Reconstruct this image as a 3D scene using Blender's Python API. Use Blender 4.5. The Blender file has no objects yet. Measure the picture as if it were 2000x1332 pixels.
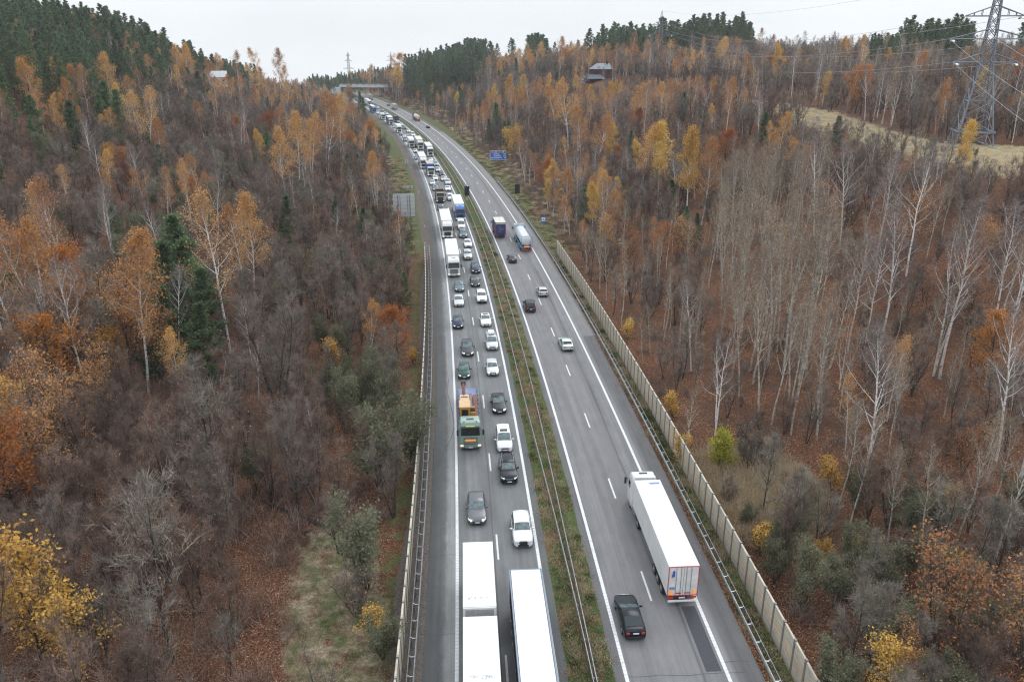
import bpy, bmesh, math, random
import numpy as np
from mathutils import Vector, Matrix
S = bpy.context.scene
COL = S.collection
R = math.radians
# ------------------------------------------------------------------ camera
CAM_H = 44.0
PITCH = math.atan(586.0 / 1556.0)
cam_d = bpy.data.cameras.new('camera'); cam = bpy.data.objects.new('camera', cam_d); COL.objects.link(cam)
cam.location = (0, 0, CAM_H); cam.rotation_euler = (math.pi / 2 - PITCH, 0, 0)
cam_d.sensor_width = 36.0; cam_d.lens = 36.0 * 1556 / 2000; cam_d.clip_start = 0.5; cam_d.clip_end = 6000
S.camera = cam
# ------------------------------------------------------------------ world: overcast, brighter towards the zenith
SUN_EL, SUN_AZ = R(48), R(200)
W = bpy.data.worlds.new('World'); S.world = W; W.use_nodes = True
nt = W.node_tree; nt.nodes.clear()
def N(t, kind, **kw):
    n = t.nodes.new(kind)
    for k, v in kw.items():
        if k in n.inputs: n.inputs[k].default_value = v
        else: setattr(n, k, v)
    return n
out = N(nt, 'ShaderNodeOutputWorld'); bg = N(nt, 'ShaderNodeBackground', Strength=0.1)
sky = N(nt, 'ShaderNodeTexSky', sky_type='NISHITA', sun_disc=False, sun_elevation=SUN_EL, sun_rotation=SUN_AZ, altitude=100, air_density=1.0, dust_density=4.0, ozone_density=1.0)
tc = N(nt, 'ShaderNodeTexCoord'); sep = N(nt, 'ShaderNodeSeparateXYZ'); nt.links.new(tc.outputs['Generated'], sep.inputs[0])
mr = N(nt, 'ShaderNodeMapRange'); nt.links.new(sep.outputs['Z'], mr.inputs['Value'])
mr.inputs['From Min'].default_value = 0.02; mr.inputs['From Max'].default_value = 0.9; mr.inputs['To Min'].default_value = 0; mr.inputs['To Max'].default_value = 1
cloud = N(nt, 'ShaderNodeMix', data_type='RGBA'); cloud.inputs[6].default_value = (7.6, 7.9, 8.2, 1); cloud.inputs[7].default_value = (13.6, 14.5, 15.6, 1)
nt.links.new(mr.outputs[0], cloud.inputs[0])
nz = N(nt, 'ShaderNodeTexNoise', Scale=2.2, Detail=4.0, Roughness=0.5); mp = N(nt, 'ShaderNodeMapping'); mp.inputs['Scale'].default_value = (1, 1, 3.5)
nt.links.new(tc.outputs['Generated'], mp.inputs[0]); nt.links.new(mp.outputs[0], nz.inputs['Vector'])
mr2 = N(nt, 'ShaderNodeMapRange'); nt.links.new(nz.outputs[0], mr2.inputs['Value']); mr2.inputs['From Min'].default_value = .3; mr2.inputs['From Max'].default_value = .7; mr2.inputs['To Min'].default_value = .93; mr2.inputs['To Max'].default_value = 1.07
vm = N(nt, 'ShaderNodeMix', data_type='RGBA', blend_type='MULTIPLY'); vm.inputs[0].default_value = 1
nt.links.new(cloud.outputs[2], vm.inputs[6]); nt.links.new(mr2.outputs[0], vm.inputs[7])
mx = N(nt, 'ShaderNodeMix', data_type='RGBA'); mx.inputs[0].default_value = 0.94
nt.links.new(sky.outputs[0], mx.inputs[6]); nt.links.new(vm.outputs[2], mx.inputs[7])
nt.links.new(mx.outputs[2], bg.inputs['Color']); nt.links.new(bg.outputs[0], out.inputs['Surface'])
sun_d = bpy.data.lights.new('sun', 'SUN'); sun_d.energy = 0.8; sun_d.angle = R(25); sun_d.color = (1, .97, .93)
sun = bpy.data.objects.new('sun', sun_d); COL.objects.link(sun); sun.location = (0, -50, 200)
sun.rotation_euler = (math.pi / 2 - SUN_EL, 0, math.pi - SUN_AZ + math.pi)
S.view_settings.view_transform = 'Standard'; S.view_settings.look = 'None'; S.view_settings.exposure = 0.38; S.view_settings.gamma = 1
S.cycles.max_bounces = 5; S.cycles.diffuse_bounces = 2; S.cycles.glossy_bounces = 2; S.cycles.transmission_bounces = 2; S.cycles.transparent_max_bounces = 4
S.cycles.use_adaptive_sampling = True; S.cycles.adaptive_threshold = 0.012; S.cycles.use_denoising = True; S.cycles.denoiser = 'OPENIMAGEDENOISE'; S.cycles.denoising_prefilter = 'NONE'; S.cycles.denoising_input_passes = 'RGB_ALBEDO_NORMAL'; S.cycles.filter_width = 1.2
S.cycles.caustics_reflective = False; S.cycles.caustics_refractive = False
# ------------------------------------------------------------------ the photograph's pixels (2000 wide) to points of the place
F = 1556.0; CT, ST = math.cos(PITCH), math.sin(PITCH)
def ray(u, v):
    x = (u - 1000) / F; y = (666 - v) / F
    return x, CT + y * ST, -ST + y * CT
def at(u, v, z=0.0):
    x, y, dz = ray(u, v); t = (z - CAM_H) / dz
    return x * t, y * t
def proj(X, Y, Z):
    zr = Z - CAM_H; zc = Y * CT - zr * ST; yc = Y * ST + zr * CT
    return 1000 + F * X / zc, 666 - F * yc / zc, zc
# ------------------------------------------------------------------ road curve and terrain
def XC(Y): y = Y / 100.0; return 8.1 - 3.7026 * y - 2.3177 * y * y
def SL(Y): return (-3.7026 - 4.6354 * Y / 100.0) / 100.0
def rp(Y, d):                     # a point d metres right of the median's centre line
    s = SL(Y); n = np.sqrt(1 + s * s); return XC(Y) + d / n, Y - d * s / n
def sm(x, a, b): t = np.clip((x - a) / (b - a), 0, 1); return t * t * (3 - 2 * t)
def dist(X, Y):
    s = SL(Y); return (X - XC(Y)) / np.sqrt(1 + s * s)
_rn = np.random.RandomState(5); _wv = [(_rn.uniform(.01, .06), _rn.uniform(.01, .06), _rn.uniform(0, 6), _rn.uniform(.3, 1)) for _ in range(9)]
def wob(X, Y):
    return sum(a * np.sin(X * fx + p) * np.sin(Y * fy + p * 2) for fx, fy, p, a in _wv) / 3
def terr(X, Y):
    X = np.asarray(X, float); Y = np.asarray(Y, float)
    d = dist(X, Y); a = -d
    zl = (12 * sm(a, 22, 90) + 26 * sm(a, 72, 165) + 6 * sm(a, 160, 320)) * (.30 + .70 * sm(Y, 70, 210)) * (1 - .42 * sm(Y, 420, 600) - .28 * sm(Y, 620, 780))
    zr = (5 * sm(d, 17, 36) * sm(Y, 190, 290) + 4 * sm(d, 24, 55) * sm(Y, 60, 150) + 18 * sm(d, 42, 104) * sm(Y, 40, 160) + 5 * sm(d, 110, 230)) * (1 - .30 * sm(Y, 480, 640) - .25 * sm(Y, 690, 800))
    z = np.where(d < 0, zl, zr) + wob(X, Y) * sm(np.abs(d), 20, 45) * 1.1
    z = z - 0.06 - 40 * np.clip((Y - 830) / 500, 0, 9) ** 1.5
    return z
def hit(u, v, up=0.0):            # where the ray through a pixel meets the terrain (raised by up)
    x, y, dz = ray(u, v); t = 30.0; prev = t
    while t < 1600:
        if CAM_H + dz * t < float(terr(x * t, y * t)) + up:
            lo, hi = prev, t
            for _ in range(18):
                m = (lo + hi) / 2
                if CAM_H + dz * m < float(terr(x * m, y * m)) + up: hi = m
                else: lo = m
            return x * hi, y * hi
        prev = t; t += 2.0
    return None
def inpoly(u, v, P):
    c = False; j = len(P) - 1
    for i in range(len(P)):
        if (P[i][1] > v) != (P[j][1] > v) and u < (P[j][0] - P[i][0]) * (v - P[i][1]) / (P[j][1] - P[i][1]) + P[i][0]: c = not c
        j = i
    return c
# ------------------------------------------------------------------ materials
MATS = {}
def mat(name, col, rough=.7, metal=0.0, var=0.12, scale=3.0, coat=0.0, emit=None, spec=.5, bump=0.0, tint=None):
    if name in MATS: return MATS[name]
    m = bpy.data.materials.new(name); m.use_nodes = True; t = m.node_tree; b = t.nodes['Principled BSDF']
    b.inputs['Roughness'].default_value = rough; b.inputs['Metallic'].default_value = metal; b.inputs['Specular IOR Level'].default_value = spec
    if coat: b.inputs['Coat Weight'].default_value = coat; b.inputs['Coat Roughness'].default_value = .08
    c = tuple(col) + (1,)
    co = N(t, 'ShaderNodeTexCoord'); n = N(t, 'ShaderNodeTexNoise', Scale=scale, Detail=5.0, Roughness=.6); t.links.new(co.outputs['Object'], n.inputs['Vector'])
    mxx = N(t, 'ShaderNodeMix', data_type='RGBA'); k = tint or tuple(x * (1 - 2 * var) for x in col)
    mxx.inputs[6].default_value = tuple(k) + (1,); mxx.inputs[7].default_value = tuple(min(1, x * (1 + var)) for x in col) + (1,)
    r = N(t, 'ShaderNodeMapRange'); r.inputs['From Min'].default_value = .3; r.inputs['From Max'].default_value = .7
    t.links.new(n.outputs[0], r.inputs['Value']); t.links.new(r.outputs[0], mxx.inputs[0]); t.links.new(mxx.outputs[2], b.inputs['Base Color'])
    if bump:
        bp = N(t, 'ShaderNodeBump', Strength=bump, Distance=.02); t.links.new(n.outputs[0], bp.inputs['Height']); t.links.new(bp.outputs[0], b.inputs['Normal'])
    if emit: b.inputs['Emission Color'].default_value = tuple(emit[0]) + (1,); b.inputs['Emission Strength'].default_value = emit[1]
    MATS[name] = m; return m
# ------------------------------------------------------------------ mesh helpers
class MB:
    def __init__(s): s.v = []; s.f = []; s.m = []
    def add(s, vs, fs, mi=0):
        o = len(s.v); s.v += [tuple(p) for p in vs]; s.f += [tuple(i + o for i in f) for f in fs]; s.m += [mi] * len(fs); return s
    def box(s, c, h, mi=0, rz=0.0, M=None):
        vs = [(x * h[0], y * h[1], z * h[2]) for x in (-1, 1) for y in (-1, 1) for z in (-1, 1)]
        if rz: vs = [(x * math.cos(rz) - y * math.sin(rz), x * math.sin(rz) + y * math.cos(rz), z) for x, y, z in vs]
        if M is not None: vs = [tuple(M @ Vector(p)) for p in vs]
        vs = [(x + c[0], y + c[1], z + c[2]) for x, y, z in vs]
        return s.add(vs, [(0, 1, 3, 2), (4, 6, 7, 5), (0, 4, 5, 1), (2, 3, 7, 6), (0, 2, 6, 4), (1, 5, 7, 3)], mi)
    def bbox(s, c, h, bev=.04, mi=0, seg=2):          # box with rounded edges
        bm = bmesh.new(); bmesh.ops.create_cube(bm, size=1); bmesh.ops.scale(bm, vec=(2 * h[0], 2 * h[1], 2 * h[2]), verts=bm.verts)
        bmesh.ops.bevel(bm, geom=bm.edges[:], offset=min(bev, *h), segments=seg, affect='EDGES', profile=.5)
        bm.verts.index_update(); vs = [(v.co.x + c[0], v.co.y + c[1], v.co.z + c[2]) for v in bm.verts]; fs = [[v.index for v in f.verts] for f in bm.faces]; bm.free()
        return s.add(vs, fs, mi)
    def tube(s, P, rad, n=6, mi=0, cap=True):
        P = [Vector(p) for p in P]; rad = rad if hasattr(rad, '__len__') else [rad] * len(P); o = len(s.v); prev = None
        for i, p in enumerate(P):
            t = (P[min(i + 1, len(P) - 1)] - P[max(i - 1, 0)])
            t = t.normalized() if t.length > 1e-9 else Vector((0, 0, 1))
            ref = Vector((1, 0, 0)) if abs(t.x) < .8 else Vector((0, 1, 0))
            a = t.cross(ref).normalized(); b = t.cross(a)
            for k in range(n):
                an = 2 * math.pi * k / n; q = p + (a * math.cos(an) + b * math.sin(an)) * rad[i]; s.v.append((q.x, q.y, q.z))
        for i in range(len(P) - 1):
            for k in range(n):
                s.f.append((o + i * n + k, o + i * n + (k + 1) % n, o + (i + 1) * n + (k + 1) % n, o + (i + 1) * n + k)); s.m.append(mi)
        if cap:
            s.f.append(tuple(o + k for k in range(n))[::-1]); s.m.append(mi); s.f.append(tuple(o + (len(P) - 1) * n + k for k in range(n))); s.m.append(mi)
        return s
    def cyl(s, c, r, h, axis='z', n=16, mi=0):        # h half height
        d = {'x': (h, 0, 0), 'y': (0, h, 0), 'z': (0, 0, h)}[axis]; c = Vector(c); d = Vector(d)
        return s.tube([c - d, c + d], [r, r], n, mi)
    def loft(s, rings, mi=0, close=True, cap=True):
        o = len(s.v); n = len(rings[0])
        for r in rings: s.v += [tuple(p) for p in r]
        for i in range(len(rings) - 1):
            for k in range(n if close else n - 1):
                s.f.append((o + i * n + k, o + i * n + (k + 1) % n, o + (i + 1) * n + (k + 1) % n, o + (i + 1) * n + k)); s.m.append(mi)
        if cap:
            s.f.append(tuple(o + k for k in range(n))[::-1]); s.m.append(mi); s.f.append(tuple(o + (len(rings) - 1) * n + k for k in range(n))); s.m.append(mi)
        return s
    def mesh(s, name, mats, smooth=None, fix=True):
        me = bpy.data.meshes.new(name); me.from_pydata(s.v, [], s.f)
        for m in mats: me.materials.append(m)
        if len(mats) > 1: me.polygons.foreach_set('material_index', s.m)
        if fix:
            bm = bmesh.new(); bm.from_mesh(me); bmesh.ops.recalc_face_normals(bm, faces=bm.faces[:]); bm.to_mesh(me); bm.free()
        if smooth:
            me.polygons.foreach_set('use_smooth', [True] * len(me.polygons)); me.set_sharp_from_angle(angle=R(smooth))
        me.update(); return me
    def build(s, name, mats, parent=None, smooth=None, fix=True):
        return put(name, s.mesh(name, mats if isinstance(mats, (list, tuple)) else [mats], smooth, fix), parent)
def put(name, data, parent=None, loc=(0, 0, 0), rz=0.0):
    o = bpy.data.objects.new(name, data); COL.objects.link(o); o.location = loc; o.rotation_euler = (0, 0, rz)
    if parent is not None: o.parent = parent
    return o
def tag(o, label=None, cat=None, group=None, kind=None):
    if label: o['label'] = label
    if cat: o['category'] = cat
    if group: o['group'] = group
    if kind: o['kind'] = kind
    return o
def thing(name, label, cat, loc=(0, 0, 0), rz=0.0, group=None):
    return tag(put(name, None, None, loc, rz), label, cat, group)
def struct(name, me): return tag(put(name, me), kind='structure')
# ------------------------------------------------------------------ ground sheet
def dgrid():
    near = np.concatenate([np.arange(-24, -12, .5), np.arange(-12, 12.1, 3.0), np.arange(12.5, 26, .5)])
    far = [26.0]; st = 1.2
    while far[-1] < 560: far.append(far[-1] + st); st = min(st * 1.045, 14)
    far = np.array(far); return np.concatenate([-far[::-1], near, far])
def ygrid():
    y = [-90.0]; 
    while y[-1] < 1250: y.append(y[-1] + (6 if y[-1] < 25 else 1.3 if y[-1] < 150 else 2.0 if y[-1] < 350 else 4.5 if y[-1] < 800 else 14))
    return np.array(y)
POLY_CLEAR = [(585, 1040), (650, 1000), (740, 1090), (772, 1200), (765, 1332), (740, 1420), (560, 1420), (545, 1200)]
POLY_REED = [(1345, 900), (1500, 880), (1600, 960), (1585, 1060), (1500, 1090), (1440, 1060)]
POLY_FIELD = [(1470, 197), (1560, 204), (1640, 225), (1750, 262), (1850, 283), (2100, 290), (2100, 350), (1940, 345), (1870, 318), (1760, 300), (1640, 272), (1540, 238)]
def make_ground():
    D = dgrid(); Y = ygrid(); YY, DD = np.meshgrid(Y, D, indexing='ij')
    Xw, Yw = rp(YY, DD); Z = terr(Xw, Yw)
    co = np.stack([Xw, Yw, Z], -1).reshape(-1, 3); ny, nd = YY.shape
    idx = np.arange(ny * nd).reshape(ny, nd); fs = np.stack([idx[:-1, :-1], idx[:-1, 1:], idx[1:, 1:], idx[1:, :-1]], -1).reshape(-1, 4)
    me = bpy.data.meshes.new('ground'); me.from_pydata(co.tolist(), [], fs.tolist())
    me.polygons.foreach_set('use_smooth', [True] * len(me.polygons))
    rs = np.random.RandomState(3)
    d = DD.ravel(); yv = YY.ravel(); n = wob(Xw * 4, Yw * 4).ravel()
    u, v, zc = proj(Xw.ravel(), Yw.ravel(), Z.ravel())
    dry = np.zeros(len(d)); green = np.zeros(len(d)); grav = np.zeros(len(d))
    for i in range(len(d)):
        if zc[i] > 30 and -300 < u[i] < 2300 and v[i] < 1500:
            if inpoly(u[i], v[i], POLY_CLEAR): dry[i] = .56; green[i] = .46
            elif inpoly(u[i], v[i], POLY_REED): dry[i] = .6; green[i] = .3
            elif inpoly(u[i], v[i], POLY_FIELD) and yv[i] < 420: dry[i] = 1
    for _ in range(3):            # ragged, gradual edges between grass and leaf litter
        for arr in (dry, green):
            q = arr.reshape(ny, nd); p = q.copy(); p[1:-1, 1:-1] = (q[1:-1, 1:-1] * 2 + q[2:, 1:-1] + q[:-2, 1:-1] + q[1:-1, 2:] + q[1:-1, :-2]) / 6; arr[:] = p.ravel()
    far = sm(yv, 168, 182)
    lg = sm(-d, 12.4, 14) * (1 - sm(-d, 20 + 2 * n, 24 + 2 * n)) * sm(yv, 150, 190) * (1 - sm(yv, 420, 560) * .5)
    rg = sm(d, 12.9, 13.3) * (1 - sm(d, 16 + 2 * n, 22 + 3 * n)) * sm(yv, 150, 190)
    rg = rg * .85; green = np.maximum(green, np.maximum(lg * .8, rg)); dry = np.maximum(dry, rg * .35 + sm(d, 18, 22) * (1 - sm(d, 24, 28)) * sm(yv, 200, 300) * .45)
    grav = sm(-d, 12.2, 12.5) * (1 - sm(-d, 14.3 + n * .4, 15.4 + n)) * np.where(yv < 175, 1, .62)
    green = np.maximum(green, sm(d, 12.9, 13.2) * (1 - sm(d, 14.6, 15.2)) * (1 - far) * .9)
    green = np.where((-d > 12.2) & (-d < 14.5) & (yv < 175), .06, green)
    green = np.maximum(green, sm(-d, 14.2, 14.8) * (1 - sm(-d, 16, 18 + n)) * (1 - far) * .5)
    ca = me.color_attributes.new('zone', 'FLOAT_COLOR', 'POINT')
    ca.data.foreach_set('color', np.stack([dry, green, grav, np.ones(len(d))], -1).astype(np.float32).ravel())
    me.update(); return me
def ground_mat():
    m = bpy.data.materials.new('forest floor'); m.use_nodes = True; t = m.node_tree; b = t.nodes['Principled BSDF']; b.inputs['Roughness'].default_value = .95; b.inputs['Specular IOR Level'].default_value = .1
    L = t.links.new
    g = N(t, 'ShaderNodeNewGeometry'); at_ = N(t, 'ShaderNodeVertexColor', layer_name='zone'); sp = N(t, 'ShaderNodeSeparateColor'); L(at_.outputs[0], sp.inputs[0])
    def noise(sc, de=5.0, ro=.6):
        n = N(t, 'ShaderNodeTexNoise', Scale=sc, Detail=de, Roughness=ro); L(g.outputs['Position'], n.inputs['Vector']); return n.outputs[0]
    def ramp(src, pts):
        r = N(t, 'ShaderNodeValToRGB'); e = r.color_ramp.elements
        while len(e) < len(pts): e.new(.5)
        for k, (p, c) in zip(e, pts): k.position = p; k.color = tuple(c) + (1,)
        L(src, r.inputs[0]); return r.outputs[0]
    def mix(f, a, c):
        x = N(t, 'ShaderNodeMix', data_type='RGBA'); L(f, x.inputs[0]); L(a, x.inputs[6]); L(c, x.inputs[7]); return x.outputs[2]
    v1 = N(t, 'ShaderNodeTexVoronoi', Scale=13.0); L(g.outputs['Position'], v1.inputs['Vector'])
    sc = N(t, 'ShaderNodeSeparateColor'); L(v1.outputs['Color'], sc.inputs[0])
    leaf = ramp(sc.outputs[0], [(0, (.028, .018, .014)), (.35, (.076, .034, .020)), (.6, (.130, .054, .029)), (.84, (.19, .080, .040)), (.95, (.26, .15, .09)), (1, (.46, .34, .24))])
    soil = ramp(noise(.9), [(.3, (.028, .021, .017)), (.7, (.072, .046, .032))])
    big = ramp(noise(.13, 4), [(.38, (0, 0, 0)), (.58, (1, 1, 1))])
    lit = mix(big, soil, leaf)
    mid = N(t, 'ShaderNodeMath', operation='MULTIPLY'); L(noise(.35, 3), mid.inputs[0]); mid.inputs[1].default_value = .7
    lit = mix(mid.outputs[0], lit, leaf)
    dryc = ramp(noise(3.5, 6, .7), [(.25, (.10, .08, .055)), (.45, (.20, .162, .11)), (.6, (.31, .262, .19)), (.75, (.41, .355, .27))])
    grc = ramp(noise(2.6, 6, .7), [(.28, (.036, .045, .018)), (.45, (.072, .088, .034)), (.58, (.10, .11, .048)), (.75, (.16, .15, .085))])
    gvc = ramp(noise(7, 6, .7), [(.3, (.065, .056, .049)), (.6, (.145, .13, .118)), (.8, (.25, .235, .22))])
    def brk(src, sc_, k=.9):
        a = N(t, 'ShaderNodeMath', operation='ADD'); nn = N(t, 'ShaderNodeMath', operation='MULTIPLY_ADD'); L(noise(sc_, 5, .65), nn.inputs[0]); nn.inputs[1].default_value = k * 2; nn.inputs[2].default_value = -k
        L(src, a.inputs[0]); L(nn.outputs[0], a.inputs[1]); r = N(t, 'ShaderNodeMapRange'); r.inputs['From Min'].default_value = .35; r.inputs['From Max'].default_value = .65; L(a.outputs[0], r.inputs['Value']); return r.outputs[0]
    c = mix(brk(sp.outputs[0], .6, .7), lit, dryc); c = mix(brk(sp.outputs[1], .5, .8), c, grc); c = mix(brk(sp.outputs[2], 1.3, .5), c, gvc)
    spk = ramp(sc.outputs[1], [(.90, (0, 0, 0)), (.94, (1, 1, 1))])   # single fallen leaves over grass and gravel
    sf = N(t, 'ShaderNodeMath', operation='MULTIPLY'); L(spk, sf.inputs[0]); sf.inputs[1].default_value = .55; c = mix(sf.outputs[0], c, leaf)
    L(c, b.inputs['Base Color'])
    bp = N(t, 'ShaderNodeBump', Strength=.6, Distance=.15); L(noise(4, 6, .7), bp.inputs['Height']); L(bp.outputs[0], b.inputs['Normal'])
    return m
gme = make_ground(); gme.materials.append(ground_mat()); struct('ground', gme)
# ------------------------------------------------------------------ road strips, laid along the curve with UV = (d, s) metres
def ysamp(y0, y1, st=3.0): n = max(2, int((y1 - y0) / st) + 1); return np.linspace(y0, y1, n)
def strip(mb, uvs, d0, d1, y0, y1, z, st=4.0, rag=0.0, seed=0):
    rs = np.random.RandomState(seed); ys = ysamp(y0, y1, st); o = len(mb.v)
    for k, y in enumerate(ys):
        e0 = d0(y) if callable(d0) else d0; e1 = d1(y) if callable(d1) else d1
        if rag: e0 += rs.uniform(-rag, rag); e1 += rs.uniform(-rag, rag)
        for d in (e0, e1):
            x, yy = rp(y, d); mb.v.append((float(x), float(yy), z)); uvs.append((d, y))
    for k in range(len(ys) - 1): mb.f.append((o + 2 * k, o + 2 * k + 1, o + 2 * k + 3, o + 2 * k + 2)); mb.m.append(0)
def strip_obj(name, items, m, z, st=4.0, rag=0.0):
    mb = MB(); uvs = []
    for k, (d0, d1, y0, y1) in enumerate(items): strip(mb, uvs, d0, d1, y0, y1, z, st, rag, k)
    me = mb.mesh(name, [m], fix=False); uv = me.uv_layers.new(name='lane'); li = np.zeros(len(me.loops), int); me.loops.foreach_get('vertex_index', li)
    uv.data.foreach_set('uv', np.array(uvs, np.float32)[li].ravel()); return struct(name, me)
def asphalt(name, base, profile, seamd=()):
    """profile: (d, multiplier) albedo across the carriageway (wheel paths, worn and sealed strips)."""
    m = bpy.data.materials.new(name); m.use_nodes = True; t = m.node_tree; b = t.nodes['Principled BSDF']; L = t.links.new
    b.inputs['Roughness'].default_value = .82; b.inputs['Specular IOR Level'].default_value = .3
    uv = N(t, 'ShaderNodeUVMap', uv_map='lane'); g = N(t, 'ShaderNodeNewGeometry'); sp = N(t, 'ShaderNodeSeparateXYZ'); L(uv.outputs[0], sp.inputs[0])
    mp = N(t, 'ShaderNodeMapping'); mp.inputs['Scale'].default_value = (1.6, .035, 1); L(uv.outputs[0], mp.inputs[0])
    n1 = N(t, 'ShaderNodeTexNoise', Scale=1.0, Detail=5.0, Roughness=.6); L(mp.outputs[0], n1.inputs['Vector'])
    mpw = N(t, 'ShaderNodeMapping'); mpw.inputs['Scale'].default_value = (.9, .35, 1); L(uv.outputs[0], mpw.inputs[0])
    n2 = N(t, 'ShaderNodeTexNoise', Scale=1.0, Detail=6.0, Roughness=.7); L(mpw.outputs[0], n2.inputs['Vector'])
    n3 = N(t, 'ShaderNodeTexNoise', Scale=14.0, Detail=3.0, Roughness=.7); L(g.outputs['Position'], n3.inputs['Vector'])
    jit = N(t, 'ShaderNodeMath', operation='MULTIPLY_ADD'); L(n2.outputs[0], jit.inputs[0]); jit.inputs[1].default_value = .6; jit.inputs[2].default_value = -.3
    dj = N(t, 'ShaderNodeMath', operation='ADD'); L(sp.outputs[0], dj.inputs[0]); L(jit.outputs[0], dj.inputs[1])
    d0 = profile[0][0]; d1 = profile[-1][0]
    nr = N(t, 'ShaderNodeMapRange'); nr.inputs['From Min'].default_value = d0; nr.inputs['From Max'].default_value = d1; L(dj.outputs[0], nr.inputs['Value'])
    r = N(t, 'ShaderNodeValToRGB'); e = r.color_ramp.elements
    while len(e) < len(profile): e.new(.5)
    for k, (d, mu) in zip(e, profile): k.position = (d - d0) / (d1 - d0); k.color = (mu * .5, mu * .5, mu * .5, 1)
    L(nr.outputs[0], r.inputs[0])
    acc = r.outputs[0]
    def mul(x, src, lo, hi, a=.3, bb=.7):
        q = N(t, 'ShaderNodeMapRange'); q.inputs['From Min'].default_value = a; q.inputs['From Max'].default_value = bb; q.inputs['To Min'].default_value = lo; q.inputs['To Max'].default_value = hi; L(src, q.inputs['Value'])
        z = N(t, 'ShaderNodeMix', data_type='RGBA', blend_type='MULTIPLY'); z.inputs[0].default_value = 1; L(x, z.inputs[6]); L(q.outputs[0], z.inputs[7]); return z.outputs[2]
    acc = mul(acc, n1.outputs[0], .80, 1.15); acc = mul(acc, n2.outputs[0], .86, 1.08); acc = mul(acc, n3.outputs[0], .84, 1.14)
    for sd, hw in seamd:           # dark tarred joints
        ab = N(t, 'ShaderNodeMath', operation='SUBTRACT'); L(sp.outputs[0], ab.inputs[0]); ab.inputs[1].default_value = sd
        wv = N(t, 'ShaderNodeMath', operation='MULTIPLY_ADD'); L(n1.outputs[0], wv.inputs[0]); wv.inputs[1].default_value = .5; wv.inputs[2].default_value = -.25
        ad = N(t, 'ShaderNodeMath', operation='ADD'); L(ab.outputs[0], ad.inputs[0]); L(wv.outputs[0], ad.inputs[1])
        aa = N(t, 'ShaderNodeMath', operation='ABSOLUTE'); L(ad.outputs[0], aa.inputs[0]); acc = mul(acc, aa.outputs[0], .68, 1.0, hw * .5, hw)
    z = N(t, 'ShaderNodeMix', data_type='RGBA', blend_type='MULTIPLY'); z.inputs[0].default_value = 1; L(acc, z.inputs[6]); z.inputs[7].default_value = tuple(2 * c for c in base) + (1,)
    L(z.outputs[2], b.inputs['Base Color']); bp = N(t, 'ShaderNodeBump', Strength=.25, Distance=.01); L(n3.outputs[0], bp.inputs['Height']); L(bp.outputs[0], b.inputs['Normal']); return m
AL = asphalt('left asphalt', (.160, .164, .165), [(-12.6, .46), (-11.9, .50), (-11.4, .54), (-11.1, .70), (-10.8, 1.30), (-10.2, 1.45), (-9.75, .98), (-9.1, .93), (-8.7, 1.03), (-8.0, 1.06), (-7.4, .95), (-6.6, 1.02), (-5.6, .96), (-4.9, 1.04), (-4.0, .99), (-3.2, 1.02), (-2.55, .86), (-2.3, .70), (-1.6, .66)], [(-6.55, .10)])
AR = asphalt('right asphalt', (.168, .165, .168), [(1.5, .70), (2.35, .72), (2.7, 1.0), (3.5, 1.02), (4.1, 1.06), (4.9, 1.0), (5.6, 1.04), (6.2, 1.03), (7.3, 1.08), (8.3, .90), (9.0, 1.04), (9.9, 1.03), (10.3, 1.22), (10.6, 1.12), (10.9, .72), (11.6, .64), (12.6, .68)], [(8.35, .14)])
AF = asphalt('worn shoulder', (.185, .18, .178), [(10.3, 1.0), (11.0, .95), (12.0, 1.05), (13.2, .8)])
strip_obj('left_road', [(-12.5, -1.6, -60, 900)], AL, .012)
strip_obj('right_road', [(1.6, 12.7, -60, 900)], AR, .012)
strip_obj('right_shoulder_surface', [(10.35, 12.9, 118, 420)], AF, .017, 5, .03)
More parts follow.
